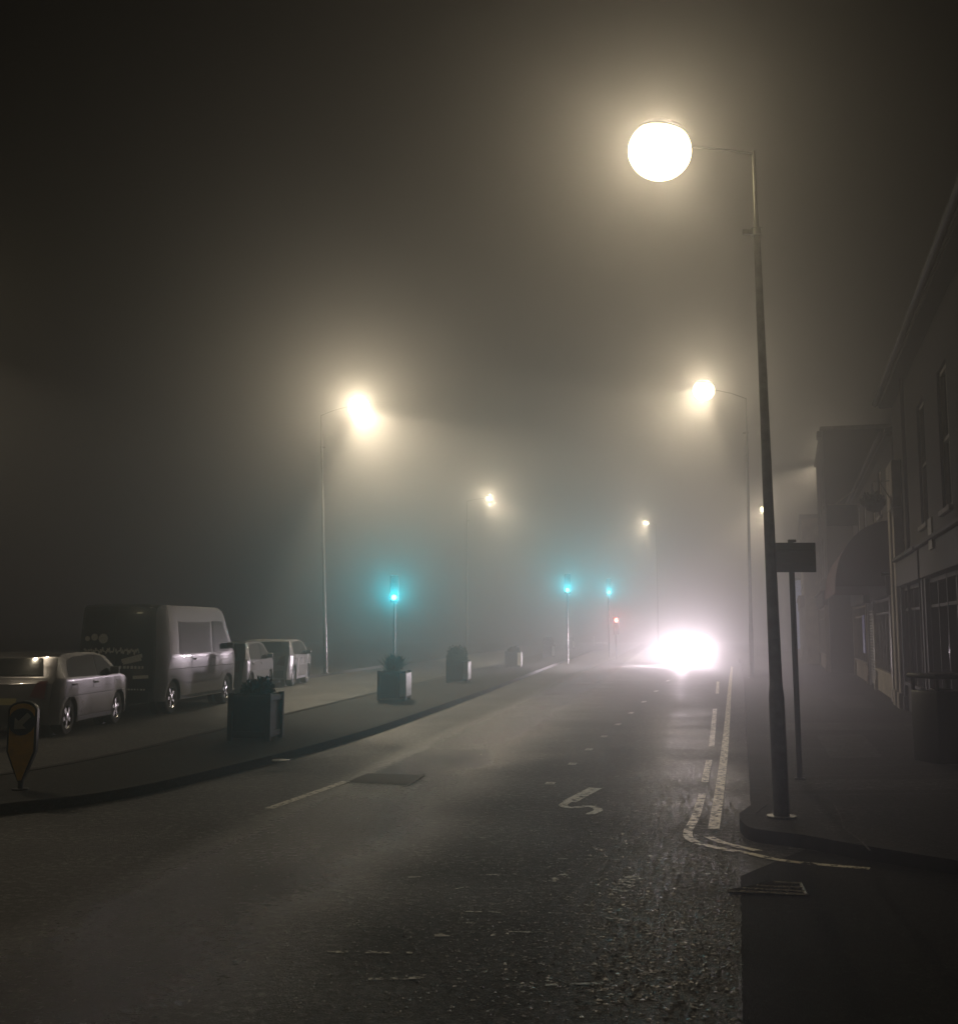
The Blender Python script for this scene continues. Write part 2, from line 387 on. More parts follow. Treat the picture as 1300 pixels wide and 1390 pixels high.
# ------------------------------------------------------------------ painted markings
def marking(name, polys, m, z=.005):
    mb = MB()
    for pl in polys: mb.face([(p.x, p.y, z) for p in pl])
    for f in mb.bm.faces:
        f.normal_update()
        if f.normal.z < 0: f.normal_flip()
    return setp(mb.build(name, m, smooth=False, norm=False), kind='structure')
mb = MB(); ribbon(mb, smoothline([at(993, 905), at(990, 935), at(987, 975), at(983, 1020), at(976, 1075), at(968, 1126)], 4), .105, .005)
setp(mb.build('yellow_line', M['yellow'], smooth=False, norm=False), kind='structure')
mb = MB(); ribbon(mb, smoothline([at(970, 962), at(968, 985), at(965, 1014)], 3), .09, .005); ribbon(mb, [at(962, 1032), at(956, 1062)], .085, .005); ribbon(mb, [at(974, 925), at(973, 942)], .09, .005)
ribbon(mb, smoothline([at(953, 1078), at(944, 1108), at(933, 1131), at(942, 1143), at(975, 1152), at(1010, 1158), at(1070, 1170), at(1180, 1180)], 5), .085, .0062)
ribbon(mb, smoothline([at(960, 1136), at(985, 1146), at(1030, 1156)], 4), .085, .0062)
setp(mb.build('worn_yellow_line', M['yellow2'], smooth=False, norm=False), kind='structure')
mb = MB()
ribbon(mb, [at(365, 1098), at(470, 1061)], .11, .005)
for i in range(9):
    t = i/8; a = Vector((745, 1065)).lerp(Vector((905, 925)), t**.8)
    p = at(*a); q = at(a.x+(905-745)*.018, a.y-(140)*.02*(1-t*.4)); ribbon(mb, [p, q], .11, .005)
setp(mb.build('lane_marking', M['white'], smooth=False, norm=False), kind='structure')
mb = MB()
ribbon(mb, [at(772, 1089), at(808, 1070)], .16, .005)
ribbon(mb, smoothline([at(800, 1106), at(812, 1100), at(800, 1095), at(775, 1097), at(764, 1094), at(770, 1089)], 4), .09, .0062)
setp(mb.build('arrow_marking', M['white'], smooth=False, norm=False), kind='structure')
mb = MB()
for (x0, y0, x1, y1, w) in ((748, 1197, 770, 1186, .07), (840, 1212, 858, 1188, .12), (815, 1243, 852, 1252, .06), (745, 1166, 880, 1168, .02),
     (610, 1253, 655, 1254, .03), (690, 1265, 775, 1268, .03), (745, 1240, 812, 1242, .03), (625, 1238, 680, 1239, .03), (440, 1293, 560, 1294, .04),
     (865, 1069, 925, 1069, .035), (880, 1088, 920, 1089, .02), (955, 1075, 1000, 1076, .03), (620, 1208, 636, 1205, .05), (660, 1188, 720, 1187, .03),
     (870, 1270, 930, 1262, .03), (900, 1186, 990, 1187, .03), (540, 1192, 600, 1190, .03), (590, 1271, 620, 1270, .05), (700, 1340, 830, 1335, .04),
     (500, 1330, 590, 1328, .04), (860, 1310, 900, 1330, .06)):
    ribbon(mb, [at(x0, y0), at(x1, y1)], w, .005)
setp(mb.build('worn_marking', M['ghost'], smooth=False, norm=False), kind='structure')
# loose grit and crumbs of worn surface, pale to stand in for glints, thickest in the near right of the lane
grd = random.Random(11); mb = MB()
for i in range(6500):
    px = grd.betavariate(2.6, 1.1)*820+190; py = 1050+grd.betavariate(1.5, 1.6)*340
    if px > 1004+grd.gauss(0, 3): continue
    q = at(px, py); r_ = grd.choice((.004, .006, .008, .012))*(1.5 if px > 800 else 1); a0 = grd.uniform(0, 6.28); n_ = grd.choice((3, 4, 5)); tz = grd.uniform(.15, .5)*r_
    vs = [mb.bm.verts.new((q.x+r_*grd.uniform(.6, 1.5)*math.cos(a0+6.283*k/n_), q.y+r_*grd.uniform(.6, 1.9)*math.sin(a0+6.283*k/n_), .0015)) for k in range(n_)]
    tp = mb.bm.verts.new((q.x, q.y, .0015+tz))
    for k in range(n_): mb.bm.faces.new((vs[k], vs[(k+1) % n_], tp))
setp(mb.build('grit_glints', M['grit_glints'], smooth=False, norm=False), kind='stuff')
# box marking / patch on the left lane with iron cover
def flat_thing(name, label, cat, pts, z, th, m, group=None):
    mb = MB(); c = sum((Vector((p.x, p.y, 0)) for p in pts), Vector())/len(pts)
    mb.prism([(p.x-c.x, p.y-c.y) for p in pts], th); mb.bevel(.006, 1)
    o = mb.build(name, m, loc=(c.x, c.y, z)); return setp(o, label, cat, group), c
o, c = flat_thing('chamber_cover', 'square iron utility cover set in the left lane of the wet road', 'manhole cover',
           [at(470, 1062), at(552, 1065), at(574, 1052), at(498, 1050)], -.006, .0105, M['coveriron'])
mb = MB()
ribbon(mb, [at(470, 1064), at(553, 1067)], .03, .0075); ribbon(mb, [at(553, 1067), at(576, 1051)], .04, .0075)
fr = mb.build('frame', M['irondark'], smooth=False, norm=False, loc=(-c.x, -c.y, .006)); adopt(fr, o)
# drain grating
gp = [at(988, 1213), at(1050, 1201), at(1087, 1203), at(1095, 1218)]
t = thing('drain_grating', 'iron drain grating in the gutter where the side road meets the main road', 'drain grating', (at(1045, 1210).x, at(1045, 1210).y, .004))
o0 = at(1045, 1210)
mb = MB(); mb.prism([(p.x-o0.x, p.y-o0.y) for p in gp], .004); mb.build('pit', M['irondark'], t)
mb = MB()
for i in range(4):
    a, b = gp[i], gp[(i+1) % 4]
    mb.tube([a-o0+Vector((0, 0, .012)), b-o0+Vector((0, 0, .012))], .012, 4)
mb.build('frame', M['iron'], t)
mb = MB()
n = 11
for i in range(1, n):
    f = i/n
    a = gp[0].lerp(gp[3], f); b = gp[1].lerp(gp[2], f)
    if i < 9: mb.tube([a-o0+Vector((0, 0, .01)), b-o0+Vector((0, 0, .01))], .009, 4)
for f in (.3, .6):
    a = gp[0].lerp(gp[1], f); b = gp[3].lerp(gp[2], f); mb.tube([a-o0+Vector((0, 0, .0125)), b-o0+Vector((0, 0, .0125))], .009, 4)
mb.build('bars', M['iron'], t)
# pale lid on the island
p = at(381, 1033, .1)
mb = MB(); mb.lathe([(.10, 0), (.115, .006), (.112, .016), (.06, .022), (.0001, .024)], 24)
setp(mb.build('lid', M['litter'], loc=p), 'pale oval lid lying on the dark island kerb beside the nearest planter', 'lid')
# joints of the kerb stones and patched strips of the footway
mb = MB()
P_ = [Vector(p) for p in kerbline]; acc = 0
for a, b_ in zip(P_[::-1], P_[::-1][1:]):
    L0 = (b_-a).length; t_ = (b_-a).normalized(); n_ = Vector((t_.y, -t_.x))
    while acc < L0:
        q = a+t_*acc; acc += .915
        if q.y < 45: ribbon(mb, [q+n_*.0, q+n_*.15], .014, .1155)
    acc -= L0
for y in (12.6, 14.2, 15.1, 17.4, 19.6, 22, 24.3, 27.5, 31, 35):
    ribbon(mb, smoothline([(kx(y)+.16, y), (kx(y)+1.7, y+.12+random.uniform(-.1, .1)), (bx(y)-.1, y+.3+random.uniform(-.1, .2))], 4), .02, .1135)
setp(mb.build('pavement_joints', M['irondark'], smooth=False, norm=False), kind='structure')
mb = MB()
for y0, y1, f0, f1 in ((13.0, 13.9, .05, .95), (16.2, 19.6, .3, .55), (20.5, 22, .1, .9), (26, 31, .55, .8)):
    mb.face([(lerp_(kx(y0)+.2, bx(y0), f0), y0, .1115), (lerp_(kx(y0)+.2, bx(y0), f1), y0+.1, .1115), (lerp_(kx(y1)+.2, bx(y1), f1), y1+.1, .1115), (lerp_(kx(y1)+.2, bx(y1), f0), y1, .1115)])
setp(mb.build('pavement_patches', M['patch'], smooth=False, norm=False), kind='structure')
# cracks in the footway
mb = MB(); ribbon(mb, smoothline([at(1131, 1092, .109), at(1140, 1108, .109), at(1146, 1125, .109), at(1166, 1140, .109), at(1180, 1155, .109)], 4), .018, .1125)
setp(mb.build('pavement_seam', M['patch'], smooth=False, norm=False), kind='structure')
# ------------------------------------------------------------------ street lamps
LC = (1, .84, .60)
def street_lamp(label, base, H, arm, adir, power, rb=.08, rt=.03, bowl=.2, lean=(0, 0), cone=104, tilt=28, pz=.108, glow=100, along=2.3):
    """base world xy, adir = unit xy toward the road"""
    t = thing('street_lamp', label, 'street lamp', (base[0], base[1], pz), math.atan2(adir[1], adir[0]), 'street lamps along the road')
    top = Vector((lean[0], lean[1], H-pz))
    b = MB(); b.tube([(0, 0, 0), (0, 0, .02)], rb*1.8, 16)
    b.tube([(0, 0, .02), tuple(top*.17)], [rb, rb*.97], 16)
    b.tube([tuple(top*.17), tuple(top*.19)], [rb*.97, rb*.8], 16, cap=False)
    b.tube([tuple(top*.19), tuple(top*.87)], [rb*.8, rt*1.25], 16)
    b.tube([tuple(top*.875), tuple(top)], [rt, rt*.6], 12)
    b.build('pole', M['pole'], t)
    c = top*.872
    b = MB(); b.tube([tuple(c-Vector((0, 0, .04))), tuple(c+Vector((0, 0, .03)))], rt*1.7, 12); b.box(tuple(c+Vector((.09, 0, -.01))), (.1, .04, .05)); b.bevel(.006, 1)
    b.build('bracket_collar', M['pole'], t)
    ax = arm*.86; lf = .75 if H > 7.5 else .1
    b = MB(); b.tube([tuple(top-Vector((0, 0, .03))), tuple(top+Vector((ax*.4, 0, bowl*.6*lf))), tuple(top+Vector((arm-bowl*.9, 0, bowl*(1.08*lf+.05))))], [rt*.5, rt*.4, rt*.4], 8)
    b.build('arm', M['dark'], t)
    # lantern: tapered housing above a bowl enlarged so its lit disc imitates glare, leaning toward the road
    w = bowl; lift = .75 if H > 7.5 else 0; lx = top+Vector((arm, 0, w*lift))
    rot = Matrix.Translation(lx) @ Matrix.Rotation(R(-10), 4, 'Y')
    b = MB(); b.lathe([(w*.72, w*.66), (w*.74, w*.74), (w*.6, w*.9), (w*.3, w*1.02), (.001, w*1.05)], 36, rot @ Matrix.Diagonal((1.15, 1, 1, 1)))
    h = b.build('lantern', M['housing'], t)
    b = MB(); b.lathe([(w*math.cos(a), w*math.sin(a)) for a in [R(40-130*k/14) for k in range(14)]]+[(.001, -w)], 40, rot @ Matrix.Diagonal((1.08, 1, 1, 1)))
    b.build('bowl', M['bowl'], h)
    lp = tuple(lx+Vector((0, -adir[0]*(w+.05), 0))); lq = tuple(lx+Vector((.02, -adir[0]*(w*.97+.05), -w*.22)))
    sp = light('lamp_light', 'SPOT', h, lq, power, LC, rad=.06, aim=(math.sin(R(tilt)), 0, -math.cos(R(tilt))), ang=cone, blend=.25)
    sp.scale = (along, 1, 1)
    dn = .40 if H < 7.5 else .16
    sd = .1 if adir[0] > 0 else .7
    light('lamp_glow', 'SPOT', h, lp, glow, LC, rad=.08, aim=(sd, 1.0 if adir[0] < 0 else -1.0, -dn), ang=74 if H < 7.5 else 64, blend=.2)
    light('lamp_spill', 'POINT', h, lp, glow*.05, LC, rad=.08)
    return t
LD = Vector((-1, .0)); 
def lamp_at(label, px_top, py_top, px_lamp, Y, H=None, base_px=None, toward=-1, **kw):
    P = atd(px_top, py_top, Y); Lp = atd(px_lamp, py_top, Y)
    H = P.z; bx0 = P.x
    if base_px: bx0 = atd(base_px, 852+1.74*F/Y, Y).x
    arm = abs(Lp.x-P.x)
    lean = (P.x-bx0)*toward
    return street_lamp(label, (bx0, Y), H, arm, (toward, 0), lean=(lean, 0), **kw)
PW = 620
P1 = at(1060, 1110, .108)
lamp_at('nearest street lamp, tall grey pole on the right pavement in front of the sign post', 1022, 205, 895, P1.y, base_px=1060, power=190, rb=.075, rt=.026, bowl=.29, glow=145, tilt=34, along=2.2)
lamp_at('second street lamp on the right pavement, thin pole to the left of the nearest one', 1012, 540, 955, 41.8, base_px=1020, power=2300, bowl=.36, glow=950, tilt=38)
lamp_at('street lamp on the left footway behind the parked cars, largest light on the left', 436, 563, 487, 45.9, base_px=442, toward=1, power=8000, bowl=.4, glow=1500)
lamp_at('second street lamp on the left side, glowing near the middle of the street', 634, 680, 664, 75, toward=1, power=5500, bowl=.22, glow=1000)
lamp_at('smallest street lamp, glowing in the fog above the oncoming headlights', 890, 712, 876, 96, toward=-1, power=4500, bowl=.2, glow=900)
lamp_at('distant street lamp whose light is half hidden by the nearest lamp pole', 1050, 694, 1035, 83, toward=-1, power=4500, bowl=.2, glow=500)
street_lamp('unseen street lamp of the left row, added past the left edge to light the van', (-11.0, 18.8), 6.8, 1.2, (1, 0), power=430, bowl=.3, glow=25, tilt=22, along=1.8)  # lamp out of view, added to light the van rear and left side
lamp_at('street lamp peeping out behind the tall dark building on the right', 1138, 630, 1124, 60, toward=-1, power=4500, bowl=.2, glow=500)
# ------------------------------------------------------------------ sign post on the right
P2 = at(1085, 1058, .108)
t = thing('road_sign', 'back of a dark rectangular road sign on its own post beside the nearest street lamp', 'road sign', P2, 0)
zt = atd(1072, 737, P2.y).z-.108; zb = atd(1072, 777, P2.y).z-.108
xt = atd(1073, 750, P2.y).x-P2.x
b = MB(); b.tube([(0, 0, 0), (xt, 0, zt+.03)], .033, 14); b.tube([(0, 0, 0), (0, 0, .02)], .06, 14); b.build('post', M['dark'], t)
x0 = atd(1037, 750, P2.y).x-P2.x; x1 = atd(1105, 750, P2.y).x-P2.x
b = MB(); b.b6(x0, x1, -.055, -.04, zb, zt); b.bevel(.012, 2); b.build('sign_panel', M['signback'], t)
b = MB()
for z in (zb+.09, zt-.09): b.b6(x0+.03, x1-.03, -.08, -.0555, z-.02, z+.02)
b.box((xt, -.06, zt+.02), (.09, .05, .03)); b.bevel(.004, 1); b.build('bracket', M['dark'], t)
# ------------------------------------------------------------------ keep-left bollard sign
PB = at(28, 1072, .1)
t = thing('bollard', 'yellow and black traffic bollard with a keep left arrow at the end of the island', 'bollard', PB, R(4))
s = PB.y/F
def bshape(inset):
    w = .5*38*s-inset; top = 116*s-inset; sh = 104*s-inset*.3; low = 50*s
    pts = [(-w, sh), (-w, low), (-w*.55, 28*s+inset), (-.012-inset*.2, 8*s+inset*1.6), (.012+inset*.2, 8*s+inset*1.6), (w*.55, 28*s+inset), (w, low), (w, sh)]
    for k in range(1, 8):
        a = math.pi*k/8; pts.append((w*math.cos(a), sh+(top-sh)*math.sin(a)))
    return pts
up = Matrix.Rotation(R(90), 4, 'X')
b = MB(); b.prism(bshape(0), .10, Matrix.Translation((0, .05, 0)) @ up); b.bevel(.008, 1); b.build('shell', M['dark'], t)
b = MB(); b.prism(bshape(.024), .006, Matrix.Translation((0, -.05, 0)) @ up); b.build('yellow_face', M['signyellow'], t)
cz = 89*s; cr_ = 16.5*s
b = MB(); b.lathe([(cr_+.008, 0), (cr_+.008, .006), (.001, .006)], 36, Matrix.Translation((0, -.056, cz)) @ up); b.build('roundel', M['signblue'], t)
b = MB(); ar = [(-.11, 0), (-.02, .085), (-.02, .03), (.11, .03), (.11, -.03), (-.02, -.03), (-.02, -.085)]
b.prism([(x*1.0, y*1.0) for x, y in ar], .004, Matrix.Translation((0, -.062, cz)) @ up @ Matrix.Rotation(R(45), 4, 'Z')); b.build('arrow', M['signgrey'], t)
b = MB(); b.tube([(0, 0, 0), (0, 0, .14)], .03, 12); b.tube([(0, 0, 0), (0, 0, .015)], .09, 16); b.build('foot', M['dark'], t)
# ------------------------------------------------------------------ planters with shrubs
def leaf_bush(mb, c, r, n, size, up=.3, spiky=False):
    for i in range(n):
        th = random.uniform(0, 2*math.pi); ph = math.acos(random.uniform(-.25, 1)); rr = random.uniform(.35, 1)**.6
        rr *= .8+.25*math.sin(3*th+c[0]*7)*math.sin(2*ph)
        p = Vector(c)+Vector((r[0]*math.sin(ph)*math.cos(th), r[1]*math.sin(ph)*math.sin(th), r[2]*math.cos(ph)))*rr
        if spiky:
            base = Vector(c)+Vector((random.uniform(-.12, .12), random.uniform(-.12, .12), -r[2]*.2))
            d = Vector((math.cos(th)*random.uniform(.2, 1), math.sin(th)*random.uniform(.2, 1), random.uniform(.5, 1.4))).normalized()
            L_ = r[2]*random.uniform(.8, 1.5); side = d.cross(Vector((0, 0, 1))).normalized()*size*.35
            m1 = base+d*L_*.5; tip = base+d*L_+Vector((0, 0, -L_*.12))
            mb.bm.faces.new([mb.bm.verts.new(v) for v in (base-side*.6, base+side*.6, m1+side, m1-side)])
            mb.bm.faces.new([mb.bm.verts.new(v) for v in (m1-side, m1+side, tip)])
            continue
        d = (p-Vector(c)).normalized()+Vector((random.gauss(0, .6), random.gauss(0, .6), random.gauss(up, .5))); d.normalize()
        sd = d.cross(Vector((random.gauss(0, 1), random.gauss(0, 1), random.gauss(0, 1)))).normalized()
        L_ = size*random.uniform(.7, 1.4); w = L_*.35
        mb.bm.faces.new([mb.bm.verts.new(v) for v in (p-d*L_*.5, p+sd*w, p+d*L_*.6, p-sd*w)])
def planter(label, px, py, w, h, kind, pale, rz=-.1435):
    p = at(px, py, .1)
    t = thing('planter', label, 'planter', p, rz, 'planters along the central island')
    b = MB(); b.b6(-w/2, w/2, -w/2, w/2, .04, h)
    b.bevel(.01, 1); b.build('box', M['wood'], t)
    b = MB()
    for sx, sy in ((-1, -1), (1, -1), (1, 1), (-1, 1)): b.b6(sx*(w/2)-.04, sx*(w/2)+.04, sy*(w/2)-.04, sy*(w/2)+.04, 0, h+.03)
    for z in (.1, h-.05):
        for sg in (-1, 1):
            b.box((0, sg*(w/2+.012), z), (w+.02, .022, .08)); b.box((sg*(w/2+.012), 0, z), (.022, w+.02, .08))
    b.bevel(.006, 1); b.build('frame', M['wood'], t)
    b = MB(); b.b6(-w/2+.02, w/2-.02, -w/2+.02, w/2-.02, h, h+.015); b.build('soil', M['soil'], t)
    if pale:
        b = MB(); b.b6(w/2+.042, w/2+.055, -w/2+.0, w/2-.0, .1, h-.02); b.bevel(.004, 1); b.build('side_panel', M['planterpale'], t)
        b = MB(); b.b6(w/2-.1, w/2+.05, -w/2-.055, -w/2-.042, .1, h-.02); b.build('corner_panel', M['planterpale'], t)
    b = MB()
    if kind == 'spiky': leaf_bush(b, (-.02, 0, h+.05), (.4, .4, .42), 260, .06, spiky=True); leaf_bush(b, (0, 0, h+.12), (.25, .25, .3), 700, .06)
    elif kind == 'dome': leaf_bush(b, (-.05, 0, h-.05), (.42, .42, .62), 3800, .055)
    elif kind == 'low': leaf_bush(b, (0, 0, h), (.34, .34, .26), 1600, .05); leaf_bush(b, (.1, 0, h), (.2, .2, .36), 500, .05)
    b.build('shrub', M['leafdark'], t, smooth=False, norm=False)
    return t
planter('nearest planter, wide dark box with low shrub standing in front of the parked cars', 347, 1003, .62, .70, 'low', False)
planter('second planter from the camera, with a spiky plant and a pale side panel', 535, 950, .62, .68, 'spiky', True)
planter('third planter, with a large round dark bush and bright panel', 622, 926, .62, .68, 'dome', True)
planter('fourth planter in the island row, white panel shining in the headlights', 697, 906, .62, .68, 'low', True)
planter('fifth planter in the island row, farther into the fog', 745, 892, .62, .7, 'dome', True)
planter('faint farthest planter of the island row', 774, 881, .6, .7, 'low', True)
# low white barrier far on the island
p = at(812, 876, .1)
t = thing('barrier', 'low white barrier at the far end of the island left of the headlights', 'barrier', p, R(-8))
b = MB(); b.b6(-.45, .9, -.03, .03, .12, .34); b.build('rail', M['planterpale'], t)
b = MB(); b.b6(-.5, -.4, -.04, .04, 0, .9); b.b6(.8, .88, -.04, .04, 0, .34); b.build('post', M['planterpale'], t)
# ------------------------------------------------------------------ traffic signals
def signal(label, px, py, Y, lit, power, pz=.1, scale=1.0, hz=None):
    P = atd(px, py, Y)
    base = (P.x, P.y, pz)
    t = thing('traffic_light', label, 'traffic light', base, 0, 'traffic lights')
    zl = P.z-pz      # height of lit lens
    zc = zl+(.3 if lit == 'green' else -.3)
    yo = .0
    b = MB(); b.tube([(0, .22, 0), (0, .22, zc+.5)], .045, 12); b.build('post', M['dark'], t)
    b = MB(); b.b6(-.15, .15, -.02, .15, zc-.48, zc+.48); b.bevel(.03, 2); b.build('housing', M['dark'], t)
    for k, nm in enumerate(('green', 'amber', 'red')):
        z = zc+(-.3+.3*k)
        m_ = M['deadlens']
        if nm == lit: m_ = M['green'] if lit == 'green' else M['red']
        b = MB(); b.lathe([(.1, 0), (.09, .018), (.05, .03), (.001, .034)], 24, Matrix.Translation((0, -.021, z)) @ up)
        ln = b.build('lens', m_, t)
        b = MB(); n = 14; f0 = []
        for i in range(n+1):
            a = R(-20)+R(220)*i/n; f0.append((math.cos(a)*.115, math.sin(a)*.115))
        for (x0_, z0_), (x1_, z1_) in zip(f0, f0[1:]):
            d0 = .05+.13*max(0, z0_/.115); d1 = .05+.13*max(0, z1_/.115)
            b.face([(x0_, -.02, z+z0_), (x1_, -.02, z+z1_), (x1_, -.02-d1, z+z1_), (x0_, -.02-d0, z+z0_)])
        b.build('visor', M['dark'], t)
        if nm == lit:
            c_ = (.0, .8, 1) if lit == 'green' else (1, .08, .05)
            light('lens_light', 'SPOT', ln, (0, -.07, z), power, c_, rad=.03, aim=(-P.x*.9, -Y, .02*Y), ang=12, blend=.3)
    return t
signal('nearest green traffic light, largest cyan glow left of centre', 535, 811, 42, 'green', 800)
signal('left one of the two green traffic lights near the middle of the street', 770, 801, 58, 'green', 900)
signal('right one of the two green traffic lights, closest to the headlights', 826, 804, 70, 'green', 900)
signal('red traffic light, low and small just left of the oncoming headlights', 836, 842, 66, 'red', 300)
# ------------------------------------------------------------------ vehicles
def lerp(a, b, t): return a+(b-a)*t
def make_vehicle(name, label, cat, loc, rz, top, W, wheels, rw, belt, tumble, paint, sidewin, frontwin, rearwin, zb=.2,
                 group='vehicles parked along the left kerb', rearpaint=None, lit=False, plates=True, hl=(.55, .85, .36), tl=(.65, .95, .28), arch=1.16, mirror=(.8, .95)):
    """top: outline (x, z) from rear-bottom over the roof to front-bottom; x forward"""
    t = thing(name, label, cat, loc, rz, group)
    xs = [p[0] for p in top]; x0, x1 = min(xs), max(xs); H = max(p[1] for p in top)
    rear, front = [], []
    apex = max(range(len(top)), key=lambda i: top[i][1]+top[i][0]*1e-3)
    rear = sorted([(z, x) for x, z in top[:apex+1]]); front = sorted([(z, x) for x, z in top[apex:]])
    def prof(tab, z):
        if z <= tab[0][0]: return tab[0][1]
        for (za, xa), (zb_, xb) in zip(tab, tab[1:]):
            if z <= zb_: return lerp(xa, xb, (z-za)/max(1e-6, zb_-za))
        return tab[-1][1]
    xc, hl_ = (x0+x1)/2, (x1-x0)/2
    def ys_(x, z):
        e = abs((x-xc)/hl_); s_ = 1-.13*max(0, e-.72)**2/.0784*1.0
        if z > belt: s_ *= 1-tumble*(z-belt)/(H-belt)
        else: s_ *= 1-.05*((belt-z)/belt)**2
        return s_
    # body outline with wheel arches
    ra = rw*arch
    pts = list(top)
    under = []
    for xw in sorted(wheels, reverse=True):
        a0 = math.asin(max(-1, (zb-rw)/ra))
        for k in range(11):
            a = a0+(math.pi-2*a0)*k/10; under.append((xw+ra*math.cos(a), rw+ra*math.sin(a)))
    pts += under
    b = MB(); b.prism([(x, z) for x, z in pts], W, Matrix.Translation((0, W/2, 0)) @ up)
    bm = b.bm
    for i in range(1, 14):
        x = lerp(x0, x1, i/14); bmesh.ops.bisect_plane(bm, geom=bm.verts[:]+bm.edges[:]+bm.faces[:], plane_co=(x, 0, 0), plane_no=(1, 0, 0))
    for z in (.35, .5, .65, belt-.04, belt, belt+.04, lerp(belt, H, .5), H-.12, H-.05):
        bmesh.ops.bisect_plane(bm, geom=bm.verts[:]+bm.edges[:]+bm.faces[:], plane_co=(0, 0, z), plane_no=(0, 0, 1))
    for y in (-.36, -.18, 0, .18, .36):
        bmesh.ops.bisect_plane(bm, geom=bm.verts[:]+bm.edges[:]+bm.faces[:], plane_co=(0, y*W, 0), plane_no=(0, 1, 0))
    for v in bm.verts:
        yy = v.co.y/(W/2)
        v.co.y *= ys_(v.co.x, v.co.z)
        e = (v.co.x-xc)/hl_
        if abs(e) > .8: v.co.x -= math.copysign(.09*(yy**2)*min(1, (abs(e)-.8)/.2), e)
        v.co.z -= .03*(yy**4) if v.co.z > H-.08 else 0
    bm.normal_update()
    es = [e for e in bm.edges if len(e.link_faces) == 2 and e.calc_face_angle(0) > R(50)]
    bmesh.ops.bevel(bm, geom=es, offset=.045, segments=3, profile=.6, affect='EDGES', clamp_overlap=True)
    body = b.build('body', paint, t)
    if rearpaint: body.data.materials.append(rearpaint)
    def ysurf(x, z): return W/2*ys_(x, z)
    def side_patch(nm, poly, m_, s_, off=.007, parent=None, th=None):
        bb = MB(); bb.face([(x, 0, z) for x, z in poly])
        for i in range(1, 14): bmesh.ops.bisect_plane(bb.bm, geom=bb.bm.verts[:]+bb.bm.edges[:]+bb.bm.faces[:], plane_co=(lerp(x0, x1, i/14), 0, 0), plane_no=(1, 0, 0))
        for z in (belt, belt+.04, lerp(belt, H, .5), H-.12): bmesh.ops.bisect_plane(bb.bm, geom=bb.bm.verts[:]+bb.bm.edges[:]+bb.bm.faces[:], plane_co=(0, 0, z), plane_no=(0, 0, 1))
        for v in bb.bm.verts: v.co.y = s_*(ysurf(v.co.x, v.co.z)+off)
        return bb.build(nm, m_, parent or t)
    def end_patch(nm, poly, m_, end, off=.012, parent=None):
        tab = front if end > 0 else rear
        bb = MB(); bb.face([(0, y, z) for y, z in poly])
        for z in [q[0] for q in tab]+[belt]: bmesh.ops.bisect_plane(bb.bm, geom=bb.bm.verts[:]+bb.bm.edges[:]+bb.bm.faces[:], plane_co=(0, 0, z), plane_no=(0, 0, 1))
        for y in (-.75, -.5, -.25, 0, .25, .5, .75): bmesh.ops.bisect_plane(bb.bm, geom=bb.bm.verts[:]+bb.bm.edges[:]+bb.bm.faces[:], plane_co=(0, y*W/2, 0), plane_no=(0, 1, 0))
        for v in bb.bm.verts:
            z = v.co.z; yy = v.co.y/(W/2); x = prof(tab, z); e = (x-xc)/hl_
            dx = .09*yy*yy*min(1, max(0, abs(e)-.8)/.2)
            v.co.x = x-math.copysign(dx, e)+end*off; v.co.y = v.co.y*ys_(x, z)
            if abs(prof(tab, z+.02)-prof(tab, z)) > .012: v.co.z += off*.9
        return bb.build(nm, m_, parent or t)
    for poly in sidewin:
        for s_ in (-1, 1): side_patch('side_window', poly, M['glass'], s_)
    if frontwin: end_patch('windscreen', frontwin, M['glass'], 1)
    if rearwin: end_patch('rear_window', rearwin, M['glass'], -1)
    hw = W/2*.86
    xd = [q[0] for poly in sidewin for q in poly]
    gaps = ([max(xd)-.12, (min(xd)+max(xd))/2-.02, min(xd)+.15] if H < 2 else [1.75, .52, -.75])
    for s_ in (-1, 1):
        for g in gaps: side_patch('door_gap', [(g-.008, zb+.12), (g+.008, zb+.12), (g+.008, belt-.02), (g-.008, belt-.02)], M['trim'], s_, off=.003)
        for g in gaps[1:]:
            b = MB(); b.box((g+.14, s_*(ysurf(g+.14, belt-.1)+.012), belt-.1), (.17, .03, .03)); b.bevel(.008, 1); b.build('door_handle', M['trim'], t)
        side_patch('waist_trim', [(x0+.5, belt-.3), (x1-.6, belt-.3), (x1-.6, belt-.285), (x0+.5, belt-.285)], M['trim'], s_, off=.003)
    for s_ in (-1, 1):
        h = end_patch('headlight', [(s_*hw, hl[0]), (s_*hw, hl[1]), (s_*(hw-hl[2]), hl[1]-.04), (s_*(hw-hl[2]+.06), hl[0]+.02)], M['head'] if lit else M['chrome'], 1, off=.02)
        end_patch('tail_light', [(s_*(hw+.02), tl[0]), (s_*(hw+.02), tl[1]), (s_*(hw+.02-tl[2]*.6), tl[1]-.02), (s_*(hw+.02-tl[2]), tl[0]+.04)], M['redlens'], -1, off=.016)
    end_patch('grille', [(-W*.24, .5), (W*.24, .5), (W*.27, .7), (-W*.27, .7)], M['trim'], 1, off=.014)
    end_patch('front_bumper', [(-W*.42, .24), (W*.42, .24), (W*.42, .4), (-W*.42, .4)], M['trim'], 1, off=.016)
    end_patch('rear_bumper', [(-W*.44, .28), (W*.44, .28), (W*.44, .5), (-W*.44, .5)], M['trim'] if rearpaint is None else M['blackpaint'], -1, off=.03)
    if plates: end_patch('number_plate', [(-.26, .56), (.26, .56), (.26, .67), (-.26, .67)], M['plate'], -1, off=.035)
